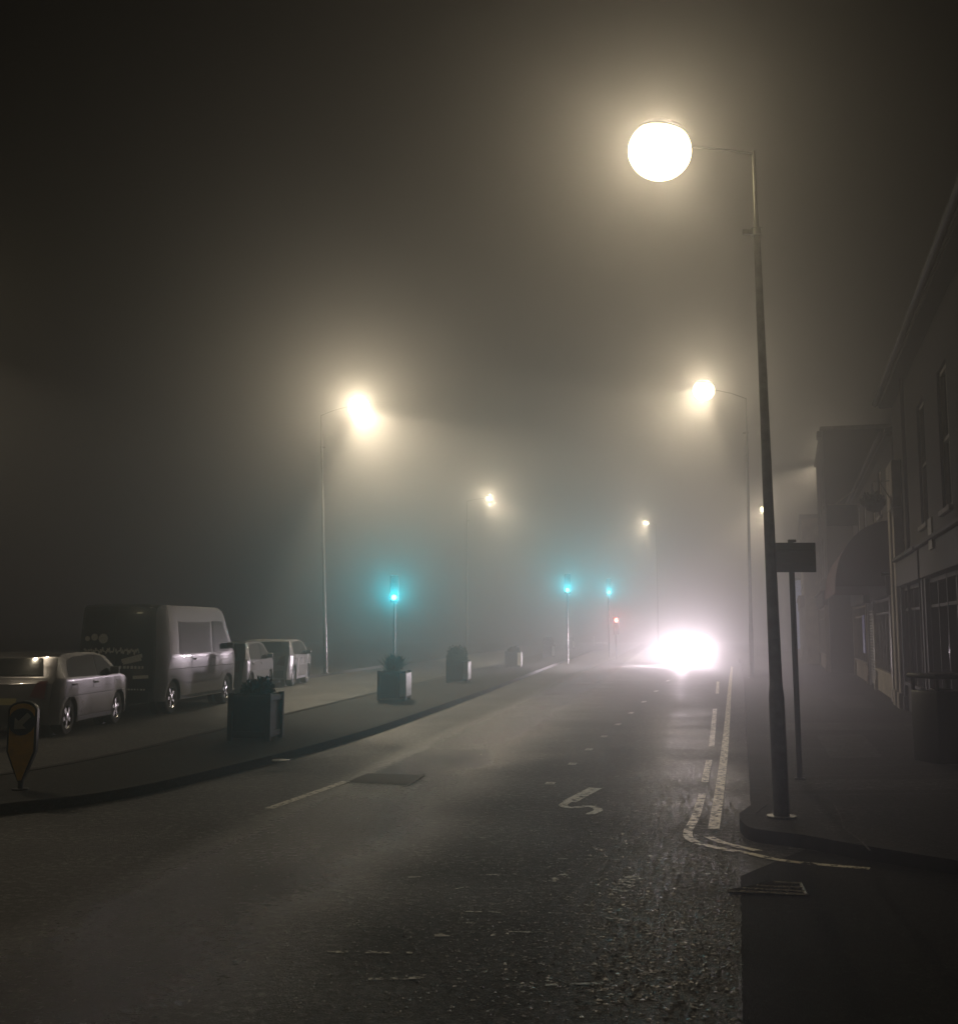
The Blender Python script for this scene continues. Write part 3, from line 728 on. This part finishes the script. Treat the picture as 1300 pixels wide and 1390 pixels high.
    for s_ in (-1, 1):
        side_patch('sill', [(wheels[0]+ra+.03, zb+.02), (wheels[1]-ra-.03, zb+.02), (wheels[1]-ra-.03, zb+.09), (wheels[0]+ra+.03, zb+.09)], M['trim'], s_, off=.004)
        mx, mz = mirror; yb = ysurf(mx, mz)
        b = MB(); b.box((mx+.02, s_*(yb+.09), mz+.07), (.1, .17, .14)); b.bevel(.03, 2); b.tube([(mx+.03, s_*(yb-.02), mz), (mx+.03, s_*(yb+.06), mz+.03)], .02, 8); b.build('wing_mirror', M['trim'], t)
        for xw in wheels:
            tw = .2; o_ = s_*(W/2*.94)
            mt = Matrix.Translation((xw, o_-s_*tw/2, rw)) @ Matrix.Rotation(R(90)*(-s_), 4, 'X')
            b = MB(); r_ = rw
            b.lathe([(r_*.66, -tw/2), (r_*.93, -tw/2), (r_, -tw/2+.03), (r_, tw/2-.03), (r_*.93, tw/2), (r_*.66, tw/2-.004), (r_*.62, tw/2-.03)], 32, mt)
            wh = b.build('wheel', M['tyre'], t)
            b = MB(); b.lathe([(r_*.6, tw/2-.08), (.001, tw/2-.08)], 24, mt); b.build('brake_disc', M['trim'], wh)
            b = MB(); b.lathe([(r_*.66, tw/2-.012), (r_*.64, tw/2-.0), (r_*.59, tw/2-.01), (r_*.57, tw/2-.07)], 32, mt, cap=False)
            for k in range(5):
                a = 2*math.pi*k/5+.3*xw
                b.box((r_*.33, 0, tw/2-.03), (r_*.56, .07, .03), mtx=mt @ Matrix.Rotation(a, 4, 'Z'))
            b.lathe([(.07, tw/2-.05), (.065, tw/2-.005), (.001, tw/2)], 16, mt)
            b.build('rim', M['rim'], wh)
            # dark wheel well
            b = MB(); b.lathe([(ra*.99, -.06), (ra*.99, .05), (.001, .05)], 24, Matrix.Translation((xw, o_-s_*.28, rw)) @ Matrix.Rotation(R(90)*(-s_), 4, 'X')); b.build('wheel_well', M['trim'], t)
    return t, body, side_patch, end_patch, prof, rear, front
def hatch(L_, H, W=1.74):
    top = [(-L_*.5+.02, .22), (-L_*.5, .45), (-L_*.5+.02, .62), (-L_*.5+.06, .9), (-L_*.5+.16, 1.0), (-L_*.5+.42, H-.09), (-L_*.5+.62, H-.02), (-L_*.5+1.3, H), (L_*.0+.1, H-.015), (L_*.08+.2, H-.08),
           (L_*.25+.18, .97), (L_*.3+.2, .93), (L_*.5-.28, .82), (L_*.5-.06, .68), (L_*.5, .5), (L_*.5-.02, .22)]
    side = [[(-L_*.5+.62, 1.0), (-L_*.5+.72, H-.16), (-L_*.5+1.0, H-.1), (-.08, H-.08), (-.08, .98)], [(-.02, .98), (-.02, H-.08), (.38, H-.12), (L_*.25-.02, .985), (.6, .96)]]
    fw = [(-W*.40, .99), (W*.40, .99), (W*.36, H-.1), (-W*.36, H-.1)]
    rwn = [(-W*.37, 1.03), (W*.37, 1.03), (W*.33, H-.12), (-W*.33, H-.12)]
    return top, side, fw, rwn
def place_hatch(label, rear_corner, az, L_, H, paint, cat='car', lit=False, group='vehicles parked along the left kerb', name='parked_car', sink=0):
    W = 1.74; top, side, fw, rwn = hatch(L_, H, W)
    f = Vector((math.sin(az), math.cos(az))); rgt = Vector((f.y, -f.x))
    c = Vector(rear_corner)+f*L_/2-rgt*W/2
    return make_vehicle(name, label, cat, (c.x, c.y, 0), math.atan2(f.y, f.x), top, W, [-L_*.5+.78, L_*.5-.86], .31, .96, .17, paint, side, fw, rwn, lit=lit, group=group, mirror=(.62, .98)), c, f
place_hatch('silver hatchback parked behind the van, seen from its rear right corner', (-7.13, 20.1), R(2.2), 4.1, 1.44, M['silver'])
place_hatch('pale car cut off by the left edge of the photo', (-7.62, 14.8), R(2), 4.1, 1.44, M['offwhite'])
place_hatch('silver car parked just ahead of the van, partly behind the nearest planter', (-6.25, 32.0), R(2), 4.1, 1.5, M['silver'])
place_hatch('farthest parked car, small pale hatchback fading into fog', (-5.95, 37.6), R(3), 3.9, 1.5, M['offwhite'])
# van
L_, H, W = 5.3, 2.36, 1.96
top = [(-2.62, .3), (-2.65, .55), (-2.63, 1.3), (-2.58, 2.1), (-2.5, 2.3), (-2.3, H), (1.0, H), (1.3, H-.06), (1.45, H-.16), (2.02, 1.35), (2.15, 1.24), (2.5, 1.02), (2.62, .85), (2.66, .5), (2.62, .28)]
f = Vector((math.sin(R(7.2)), math.cos(R(7.2)))); rgt = Vector((f.y, -f.x))
c = Vector((-6.72, 25.1))+f*L_/2-rgt*W/2
van, body, vside, vend, vprof, vrear, vfront = make_vehicle('parked_van', 'large silver van with black rear doors covered in pale lettering', 'van', (c.x, c.y, 0), math.atan2(f.y, f.x), top, W,
   [-1.75, 1.75], .35, 1.25, .10, M['silver'],
   [[(.62, 1.28), (.62, 2.0), (1.3, 2.0), (1.72, 1.5), (1.7, 1.28)], [(-1.5, 1.28), (-1.5, 1.98), (.45, 1.98), (.45, 1.28)]],
   [(-.78, 1.42), (.78, 1.42), (.70, 2.1), (-.70, 2.1)], None, zb=.28, hl=(.85, 1.1, .3), tl=(.95, 1.5, .09), plates=False, mirror=(1.55, 1.35))
vend('rear_doors', [(-.95, .52), (.95, .52), (.9, 2.2), (-.9, 2.2)], M['blackpaint'], -1, off=.02)
def decal(nm, strokes, w, m_=None):
    """marks on the rear doors: polylines in (y, z); seen from behind, +y is left"""
    b = MB()
    for st in strokes:
        for (a, c_) in zip(st, st[1:]):
            a = Vector(a); c_ = Vector(c_); d = (c_-a); n_ = Vector((-d.y, d.x)).normalized()*w/2
            q = [a+n_, a-n_, c_-n_, c_+n_]
            b.face([(vprof(vrear, z)-.028-.09*(y/(W/2))**2, y, z) for y, z in q])
    return b.build(nm, m_ or M['logo'], van, smooth=False)
def disc(y, z, r, n=20):
    b = MB(); b.face([(vprof(vrear, z)-.03-.09*(y/(W/2))**2, y+r*math.cos(k*2*math.pi/n), z+r*math.sin(k*2*math.pi/n)) for k in range(n)]); return b
for (y, z, r) in ((.62, 1.62, .055), (.47, 1.65, .075), (.28, 1.62, .105)): disc(y, z, r).build('logo_circle', M['logo'], van, smooth=False)
rnd = random.Random(3)
scr = [smoothline([(.68-.0105*k*10/10, 1.36+.055*math.sin(k*1.35)+.03*math.sin(k*.51+1)) for k in range(0, 118, 1)][::2], 2)]
decal('logo_script', [[tuple(p) for p in scr[0]]], .026)
decal('logo_swash', [[(-.15, 1.15), (-.62, 1.27)], [(-.18, 1.11), (-.6, 1.2)]], .08)
decal('lettering_line', [[(.66-.085*i, 1.02), (.66-.085*i-rnd.uniform(.04, .065), 1.02)] for i in range(16)], .06)
b = MB(); b.face([(vprof(vrear, .75)-.035, y, z) for y, z in ((.02, .88), (-.2, .88), (-.2, .74), (-.09, .64), (.02, .74))]); b.build('shield_badge', M['logo'], van, smooth=False)
decal('lettering_block', [[(-.42, .81), (-.78, .83)]], .07)
decal('lower_lettering', [[(.1-.07*i, .56), (.1-.07*i-rnd.uniform(.03, .055), .56)] for i in range(12)], .035)
for y in (.0, -.7):
    b = MB(); b.box((-2.5-.03, y, 2.27), (.05, .07, .03)); b.bevel(.01, 2); b.build('marker_lamp', M['chrome'], van)
b = MB(); b.b6(-2.69, -2.675, -.006, .006, .55, 2.1); b.build('door_gap', M['trim'], van)
# oncoming car with its headlights on
cc = atd(941, 880, 60); az = R(180+11)
f = Vector((math.sin(az), math.cos(az)))
top, side, fw, rwn = hatch(4.2, 1.5)
oc, *_ = make_vehicle('oncoming_car', 'oncoming car hidden by the pink white glare of its headlights', 'car', (cc.x-f.x*2.1, cc.y-f.y*2.1, 0), math.atan2(f.y, f.x), top, 1.74,
   [-1.32, 1.24], .31, .96, .17, M['greycar'], side, fw, rwn, lit=True, group=None)
for s_ in (-1, 1):
    light('headlight_and_extra_beam', 'SPOT', oc, (2.16, s_*.62, .72), 2100, (1, .84, .94), rad=.07, aim=(1, -.2, .0), ang=42, blend=.3)
    light('headlight_and_extra_beam', 'SPOT', oc, (2.17, s_*.62, .70), 700, (1, .84, .94), rad=.07, aim=(1, -.22, -.012), ang=26, blend=.6)
    light('headlight_and_extra_beam', 'SPOT', oc, (2.18, s_*.62, .71), 16000, (1, .84, .94), rad=.07, aim=(1, -1.05, -.01), ang=52, blend=.4)  # extra sideways beam added to brighten the planter panels
# ------------------------------------------------------------------ buildings
def frame_to(p0, p1):
    """matrix data for a facade from p0 to p1 seen with +y toward the street when going p0->p1 has the street on the left"""
    d = Vector(p1)-Vector(p0); return math.atan2(d.y, d.x), d.length
def facade(mb, L_, z0, z1, openings, depth=.16):
    xs = sorted({0, L_, *[o[0] for o in openings], *[o[1] for o in openings]}); zs = sorted({z0, z1, *[o[2] for o in openings], *[o[3] for o in openings]})
    def opn(x, z): return any(o[0] < x < o[1] and o[2] < z < o[3] for o in openings)
    for a, b_ in zip(xs, xs[1:]):
        for c_, d_ in zip(zs, zs[1:]):
            if opn((a+b_)/2, (c_+d_)/2): continue
            mb.face([(a, 0, c_), (b_, 0, c_), (b_, 0, d_), (a, 0, d_)])
    for (a, b_, c_, d_) in openings:
        mb.face([(a, 0, c_), (a, 0, d_), (a, -depth, d_), (a, -depth, c_)]); mb.face([(b_, 0, c_), (b_, 0, d_), (b_, -depth, d_), (b_, -depth, c_)])
        mb.face([(a, 0, d_), (b_, 0, d_), (b_, -depth, d_), (a, -depth, d_)]); mb.face([(a, 0, c_), (b_, 0, c_), (b_, -depth, c_), (a, -depth, c_)])
        mb.face([(a, -depth, c_), (b_, -depth, c_), (b_, -depth, d_), (a, -depth, d_)])
def sash(t, x0, x1, z0, z1, m_, bars=1, pane='glass', y=-.09, sill=True):
    b = MB(); w = .07
    b.b6(x0+.002, x0+w, y-.03, y+.04, z0+.002, z1-.002); b.b6(x1-w, x1-.002, y-.03, y+.04, z0+.002, z1-.002)
    b.b6(x0+w, x1-w, y-.03, y+.038, z1-w, z1-.002); b.b6(x0+w, x1-w, y-.03, y+.038, z0+.002, z0+w)
    zm = (z0+z1)/2; b.b6(x0+w, x1-w, y-.02, y+.03, zm-.03, zm+.03)
    for k in range(bars):
        x = lerp(x0, x1, (k+1)/(bars+1)); b.b6(x-.018, x+.018, y-.015, y+.02, z0+w, zm-.03); b.b6(x-.018, x+.018, y-.015, y+.02, zm+.03, z1-w)
    f = b.build('window', m_, t)
    b = MB(); b.b6(x0+w, x1-w, y-.028, y-.018, z0+w, z1-w); b.build('pane', M[pane], f)
    if sill:
        b = MB(); b.b6(x0-.06, x1+.06, -.08, .07, z0-.09, z0-.002); b.bevel(.01, 1); b.build('sill', M['concrete'], f)
    return f
def shell(mb, L_, D, z1):
    mb.face([(0, 0, 0), (0, 0, z1), (0, -D, z1), (0, -D, 0)]); mb.face([(L_, 0, 0), (L_, 0, z1), (L_, -D, z1), (L_, -D, 0)])
    mb.face([(0, -D, 0), (L_, -D, 0), (L_, -D, z1), (0, -D, z1)]); mb.face([(0, 0, z1), (L_, 0, z1), (L_, -D, z1), (0, -D, z1)])
def roof(t, L_, D, z, rise, over=.4, m_=None):
    b = MB(); pr = [(over, z-.02), (over, z+.1), (-D/2, z+rise), (-D-over, z+.1), (-D-over, z-.02), (-D/2, z+rise-.16)]
    a = [b.bm.verts.new((-.15, y, zz)) for y, zz in pr]; c_ = [b.bm.verts.new((L_+.15, y, zz)) for y, zz in pr]
    b.bm.faces.new(a); b.bm.faces.new(c_[::-1])
    for i in range(6): j = (i+1) % 6; b.bm.faces.new((a[i], a[j], c_[j], c_[i]))
    r = b.build('roof', m_ or M['roof'], t)
    b = MB(); n = 8
    for i in range(n):
        a0, a1 = math.pi+math.pi*i/n, math.pi+math.pi*(i+1)/n
        p0 = (over+.06+.065*math.cos(a0), z+.07+.065*math.sin(a0)); p1 = (over+.06+.065*math.cos(a1), z+.07+.065*math.sin(a1))
        b.face([(-.15, *p0), (L_+.15, *p0), (L_+.15, *p1), (-.15, *p1)])
    b.build('gutter', M['gutter'], t)
    b = MB(); b.b6(0.01, L_-.01, .004, over-.02, z-.06, z-.03); b.build('soffit', M['blackfront'], t)
    return r
def chimney(r, x, y, z0, h=1.3):
    b = MB(); b.b6(x-.35, x+.35, y-.3, y+.3, z0, z0+h); b.b6(x-.4, x+.4, y-.35, y+.35, z0+h, z0+h+.12); b.bevel(.02, 1)
    for k in (-.18, .18): b.tube([(x+k, y, z0+h+.12), (x+k, y, z0+h+.45)], .1, 10)
    b.build('chimney', M['brickA'], r)
def shopfront(t, x0, x1, mcol, door=True, h=2.7, fascia=.55, riser=M['renderdark'], post=M['cream']):
    """timber shopfront projecting 6 cm from the wall"""
    b = MB(); b.b6(x0, x1, .002, .22, h+.02, h+fascia); b.b6(x0-.03, x1+.03, .002, .3, h+fascia+.002, h+fascia+.07); b.bevel(.01, 1); b.build('fascia', mcol, t)
    for x in (x0, x1-.22):
        b = MB(); b.b6(x, x+.22, .002, .16, .3, h+.018); b.b6(x-.02, x+.24, .002, .19, 0, .3); bmesh.ops.remove_doubles(b.bm, verts=b.bm.verts, dist=1e-5)
        b.bevel(.008, 1); b.build('pilaster', post, t)
    dx = x0+.22
    if door:
        d0, d1 = x0+.24, x0+1.2
        b = MB(); b.b6(d0, d0+.09, -.05, .05, .02, 2.3); b.b6(d1-.09, d1, -.05, .05, .02, 2.3); b.b6(d0+.09, d1-.09, -.05, .05, 2.2, 2.3); b.b6(d0+.09, d1-.09, -.05, .05, .02, .5); dr = b.build('door', mcol, t)
        b = MB(); b.b6(d0+.09, d1-.09, .0, .012, .5, 2.2); b.build('pane', M['glass'], dr)
        b = MB(); b.tube([(d1-.14, .05, .95), (d1-.14, .09, 1.0), (d1-.14, .09, 1.3), (d1-.14, .05, 1.35)], .012, 8); b.build('handle', M['chrome'], dr)
        dx = d1+.02
    wx0, wx1 = dx, x1-.24
    b = MB(); b.b6(wx0, wx1, .002, .1, 0.0, .55); b.b6(wx0-.0, wx1, .002, .15, .552, .62); b.bevel(.006, 1); b.build('stall_riser', riser, t)
    n = max(2, round((wx1-wx0)/1.1)); b = MB()
    for k in range(n+1):
        x = lerp(wx0+.03, wx1-.03, k/n); b.b6(x-.03, x+.03, .0, .09, .622, h)
    b.b6(wx0+.06, wx1-.06, .001, .085, h-.07, h-.001); b.b6(wx0+.06, wx1-.06, .001, .08, 2.1, 2.15)
    f = b.build('shop_window', post, t)
    b = MB(); b.b6(wx0+.04, wx1-.04, .012, .022, .624, h-.01); b.build('pane', M['glass'], f)
def barrel_awning(t, x0, x1, z1, z0, out, m_):
    b = MB(); n = 10; pts = []
    for k in range(n+1):
        a = R(90)*k/n; pts.append((.02+out*math.sin(a), z0+(z1-z0)*math.cos(a)))
    pts2 = pts+[(.02, z0)]
    b.face([(x0, y, z) for y, z in pts2]); b.face([(x1, y, z) for y, z in pts2])
    for (y0, za), (y1, zb_) in zip(pts, pts[1:]):
        m = max(2, int((x1-x0)/.6))
        for i in range(m):
            xa, xb = lerp(x0, x1, i/m), lerp(x0, x1, (i+1)/m); b.face([(xa, y0, za), (xb, y0, za), (xb, y1, zb_), (xa, y1, zb_)])
    # scalloped valance
    m = int((x1-x0)/.25)
    for i in range(m):
        xa, xb = lerp(x0, x1, i/m), lerp(x0, x1, (i+1)/m); y = .02+out
        b.face([(xa, y, z0), (xb, y, z0), (xb, y+.01, z0-.13), ((xa+xb)/2, y+.01, z0-.19), (xa, y+.01, z0-.13)])
    bmesh.ops.remove_doubles(b.bm, verts=b.bm.verts, dist=.002)
    return b.build('awning', m_, t)
def bld(name, label, p0, p1, cat='building', group=None):
    rz, L_ = frame_to(p0, p1); t = thing(name, label, cat, (p0[0], p0[1], .1), rz, group); return t, L_
# --- A: near dark building under the long eave
EA = 27.4
A, LA = bld('brick_building', 'near dark building at the right edge with a long sloping eave and tall upper windows', (bx(11.4), 11.4), (bx(EA), EA))
ops = []; k = LA
wins = [(LA-6.4, LA-5.2), (LA-9.6, LA-8.4), (LA-12.8, LA-11.6), (LA-2.9, LA-1.9)]
for a, c_ in wins[:3]: ops.append((a, c_, 3.65, 5.95))
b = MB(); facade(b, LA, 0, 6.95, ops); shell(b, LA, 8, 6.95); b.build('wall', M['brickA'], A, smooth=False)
for a, c_ in wins[:3]: sash(A, a, c_, 3.65, 5.95, M['cream'], bars=1)
roof(A, LA, 8, 6.95, 3.0, .3)
shopfront(A, .4, LA-6.6, M['blackfront'], h=2.6, post=M['blackfront'], riser=M['blackfront'])
shopfront(A, LA-6.3, LA-1.9, M['blackfront'], h=2.6, post=M['blackfront'], riser=M['blackfront'])
b = MB()
for xx, w_ in ((LA-1.6, .42), (LA-.62, .5)):
    b.b6(xx, xx+w_, .003, .2, 0, 4.4); b.b6(xx-.03, xx+w_+.03, .003, .25, 0, .35)
b.b6(LA-1.6, LA-.12, .003, .2, 4.402, 5.45)
b.bevel(.015, 1); b.build('pier', M['render'], A)
b = MB(); b.tube([(LA-3.6, .1, 6.85), (LA-3.6, .1, 3.5), (LA-3.3, .1, 3.1), (LA-3.3, .1, .1)], .04, 10); b.build('downpipe', M['gutter'], A)
b = MB(); b.box((LA-8.8, .05+.2, 3.25), (.5, .03, .5)); b.build('wall_sign', M['cream'], A)
# hanging basket
HB = thing('hanging_basket', 'dark round hanging basket on a bracket high on the pale pier', 'hanging basket', (0, 0, 0), 0)
def to_world(t, x, y, z):
    return Matrix.Translation(t.location) @ Matrix.Rotation(t.rotation_euler.z, 4, 'Z') @ Vector((x, y, z))
HB.location = to_world(A, LA-1.0, .55, 4.55)
b = MB(); b.lathe([(.001, -.22), (.16, -.17), (.24, -.02), (.25, .0), (.22, .0)], 20); b.build('basket', M['wood'], HB)
b = MB(); leaf_bush(b, (0, 0, .0), (.34, .34, .28), 1100, .06); b.build('plants', M['leafdark'], HB, smooth=False, norm=False)
b = MB(); d_ = to_world(A, LA-1.0, .2, 4.55)-HB.location
b.tube([(d_.x, d_.y, .5), (0, 0, .5), (0, 0, .0)], .012, 6); b.tube([(d_.x, d_.y, .1), (d_.x*.4, d_.y*.4, .48)], .01, 6); b.build('bracket', M['dark'], HB)
# --- B: low shop with maroon awning
B0, B1 = 27.75, 45
B, LB = bld('shop_building', 'low shop building with a big maroon awning and pale sash windows above it', (bx(B0), B0), (bx(B1), B1))
ops = [(x, x+1.15, 4.75, 6.0) for x in (3.6, 6.2, 10.2, 13.6)]
b = MB(); facade(b, LB, 0, 6.35, ops); shell(b, LB, 8, 6.35); b.build('wall', M['brickA'], B, smooth=False)
for i, x in enumerate((3.6, 6.2, 10.2, 13.6)): sash(B, x, x+1.15, 4.75, 6.0, M['white_t'], bars=2, pane='reflectpane' if i < 2 else 'glass')  # first two panes are coloured pale in place of bright reflections
roof(B, LB, 8, 6.35, 1.2, .15)
shopfront(B, .5, 6.6, M['blackfront'], h=2.5, fascia=.5, post=M['white_t'], riser=M['render'], door=False)
shopfront(B, 9.6, LB-.4, M['blackfront'], h=2.5, fascia=.5, post=M['renderdark'], riser=M['renderdark'])
barrel_awning(B, .9, 9.2, 4.35, 2.75, 1.35, M['awning'])
barrel_awning(B, 11.5, 16.5, 3.95, 3.1, 1.0, M['awning2'])
b = MB()
for k in range(26): z = .1+k*.085; b.tube([(7.1, .06, z), (9.2, .06, z)], .036, 8)
b.b6(7.0, 7.1, .003, .14, 0, 2.5); b.b6(9.2, 9.3, .003, .14, 0, 2.5); b.build('roller_shutter', M['shutter'], B)
b = MB(); b.b6(9.9, 10.9, .17, .2, .95, 2.15); b.build('poster', M['blue'], B)
# projecting sign
PS = to_world(B, 12.0, 0, 0)
t = thing('hanging_sign', 'dark square shop sign above the small awning, held by a pale slanting stay', 'shop sign', PS+Vector((0, 0, 5.5)), B.rotation_euler.z)
b = MB(); b.b6(-.06, .06, .15, 1.15, -.35, .35); b.bevel(.015, 1); b.build('sign_box', M['blackfront'], t)
b = MB(); b.b6(-.045, .045, .21, 1.09, .0-.29, .29); b.build('sign_face', M['signback'], t)
b = MB(); b.tube([(0, .05, .95), (0, -.0, 1.0)], .02, 8); b.tube([(0, .02, 1.0), (0, .85, .38)], .022, 8); b.tube([(0, 0, .37), (0, 1.1, .37)], .02, 8); b.build('stay', M['cream'], t)
# --- C: tall building stepping forward
def off(y, o): return (bx(y)-o*.968, y+o*.252)
C0, C1 = 46.2, 57
C, LC = bld('tall_building', 'tall dark building with a flat top stepping forward behind the maroon awning', off(C0, .95), off(C1, .95))
ops = [(x, x+1.1, z, z+1.7) for x in (1.2, 4.6, 8) for z in (3.9, 6.7)]
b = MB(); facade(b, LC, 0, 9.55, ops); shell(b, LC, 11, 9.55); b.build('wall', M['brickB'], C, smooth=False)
for o in ops: sash(C, *o, M['white_t'], bars=1)
b = MB(); b.b6(-.06, LC+.06, -11.06, .1, 9.552, 9.72); b.b6(.0, .9, .0005, .22, 9.3, 9.55); b.bevel(.03, 1); b.build('parapet', M['concrete'], C)
shopfront(C, .3, LC-.3, M['blackfront'], h=2.6, post=M['renderdark'])
# --- D: paler building beyond
D0, D1 = 57.6, 72
Dd, LD_ = bld('pale_building', 'pale rendered building beyond the projecting sign, half lost in the fog', off(D0, 1.7), off(D1, 1.7))
ops = [(x, x+1.1, 3.9, 5.5) for x in (1.2, 4.6, 8, 11)]
b = MB(); facade(b, LD_, 0, 7.1, ops); shell(b, LD_, 9, 7.1); b.build('wall', M['render'], Dd, smooth=False)
for o in ops: sash(Dd, *o, M['white_t'], bars=1)
b = MB(); b.b6(-.05, LD_+.05, -9.05, .12, 7.102, 7.3); b.build('parapet', M['concrete'], Dd)
shopfront(Dd, .3, LD_-.3, M['renderdark'], h=2.7, post=M['cream'])
b = MB(); b.b6(-.3+.299, -.0+.0, -0.02, -.01, 1, 1.02); b.bm.free()
# --- E: far terrace
E0, E1 = 73, 100
E, LE = bld('far_terrace', 'far terrace at the end of the right pavement, barely visible in fog', off(E0, 1.7), off(E1, 1.7))
ops = [(x, x+1.1, 3.9, 5.5) for x in (1.2, 4.6, 8, 12, 16, 20)]
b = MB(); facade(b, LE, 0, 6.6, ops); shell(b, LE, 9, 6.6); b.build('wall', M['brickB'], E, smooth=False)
for o in ops: sash(E, *o, M['white_t'], bars=1)
roof(E, LE, 9, 6.6, 2.5, .3)
# backlit panel at the pavement end
p = at(1087, 884, .108)
t = thing('lightbox', 'pale blue backlit advertising panel at the far end of the right pavement', 'advertising panel', (p.x, p.y, .108), 0)
s = p.y/F; b = MB(); b.b6(-9*s, 9*s, -.08, .08, 0, 98*s); b.bevel(.02, 1); b.build('case', M['housing'], t)
b = MB(); b.b6(-8*s, 8*s, -.095, -.081, 3*s, 95*s); b.build('lit_face', M['bluelit'], t)
# litter bin near right edge
p = at(1283, 1040, .108)
t = thing('litter_bin', 'dark litter bin against the near building at the right edge', 'litter bin', p, R(14))
b = MB(); b.b6(-.28, .28, -.28, .28, .05, .95); b.bevel(.03, 2); b.build('bin_body', M['dark'], t)
b = MB(); b.b6(-.31, .31, -.31, .31, 1.1, 1.16); b.bevel(.02, 2)
for sx in (-1, 1):
    for sy in (-1, 1): b.b6(sx*.25-.02, sx*.25+.02, sy*.25-.02, sy*.25+.02, .95, 1.1)
b.build('canopy', M['dark'], t)
b = MB(); b.lathe([(.14, 0), (.15, .012), (.13, .012), (.12, 0)], 20, Matrix.Translation((0, 0, .955))); b.build('ashtray', M['chrome'], t)
# ------------------------------------------------------------------ fog
b = MB(); b.b6(GX0-.5, GX1+.5, GY0-.5, GY1+.5, -1.0, 24)
hz = b.build('haze', bpy.data.materials.new('fog'), smooth=False); setp(hz, kind='stuff')
fm = hz.data.materials[0]; fm.use_nodes = True; nt = fm.node_tree
for n in list(nt.nodes):
    if n.type != 'OUTPUT_MATERIAL': nt.nodes.remove(n)
pvn = nd(nt, 'ShaderNodeVolumePrincipled'); pvn.inputs['Color'].default_value = (.9, .89, .88, 1)
pvn.inputs['Density'].default_value = .017; pvn.inputs['Anisotropy'].default_value = .85
nt.links.new(pvn.outputs[0], nt.nodes['Material Output'].inputs['Volume'])
# ------------------------------------------------------------------ night sky
w = bpy.data.worlds.new('World'); SC.world = w; w.use_nodes = True
nt = w.node_tree; bg = nt.nodes['Background']
sky = nd(nt, 'ShaderNodeTexSky', sky_type='NISHITA'); sky.sun_disc = False; sky.sun_elevation = R(-6); sky.sun_rotation = R(200)
nt.links.new(sky.outputs[0], bg.inputs['Color']); bg.inputs['Strength'].default_value = .05
SC.view_settings.view_transform = 'Standard'; SC.view_settings.look = 'None'
SC.view_settings.exposure = -.4; SC.view_settings.gamma = 1
cy = SC.cycles
cy.max_bounces = 6; cy.diffuse_bounces = 2; cy.glossy_bounces = 3; cy.volume_bounces = 0; cy.transparent_max_bounces = 12
cy.use_denoising = True
try: cy.denoiser = 'OPENIMAGEDENOISE'
except Exception: pass
cy.sample_clamp_indirect = 4
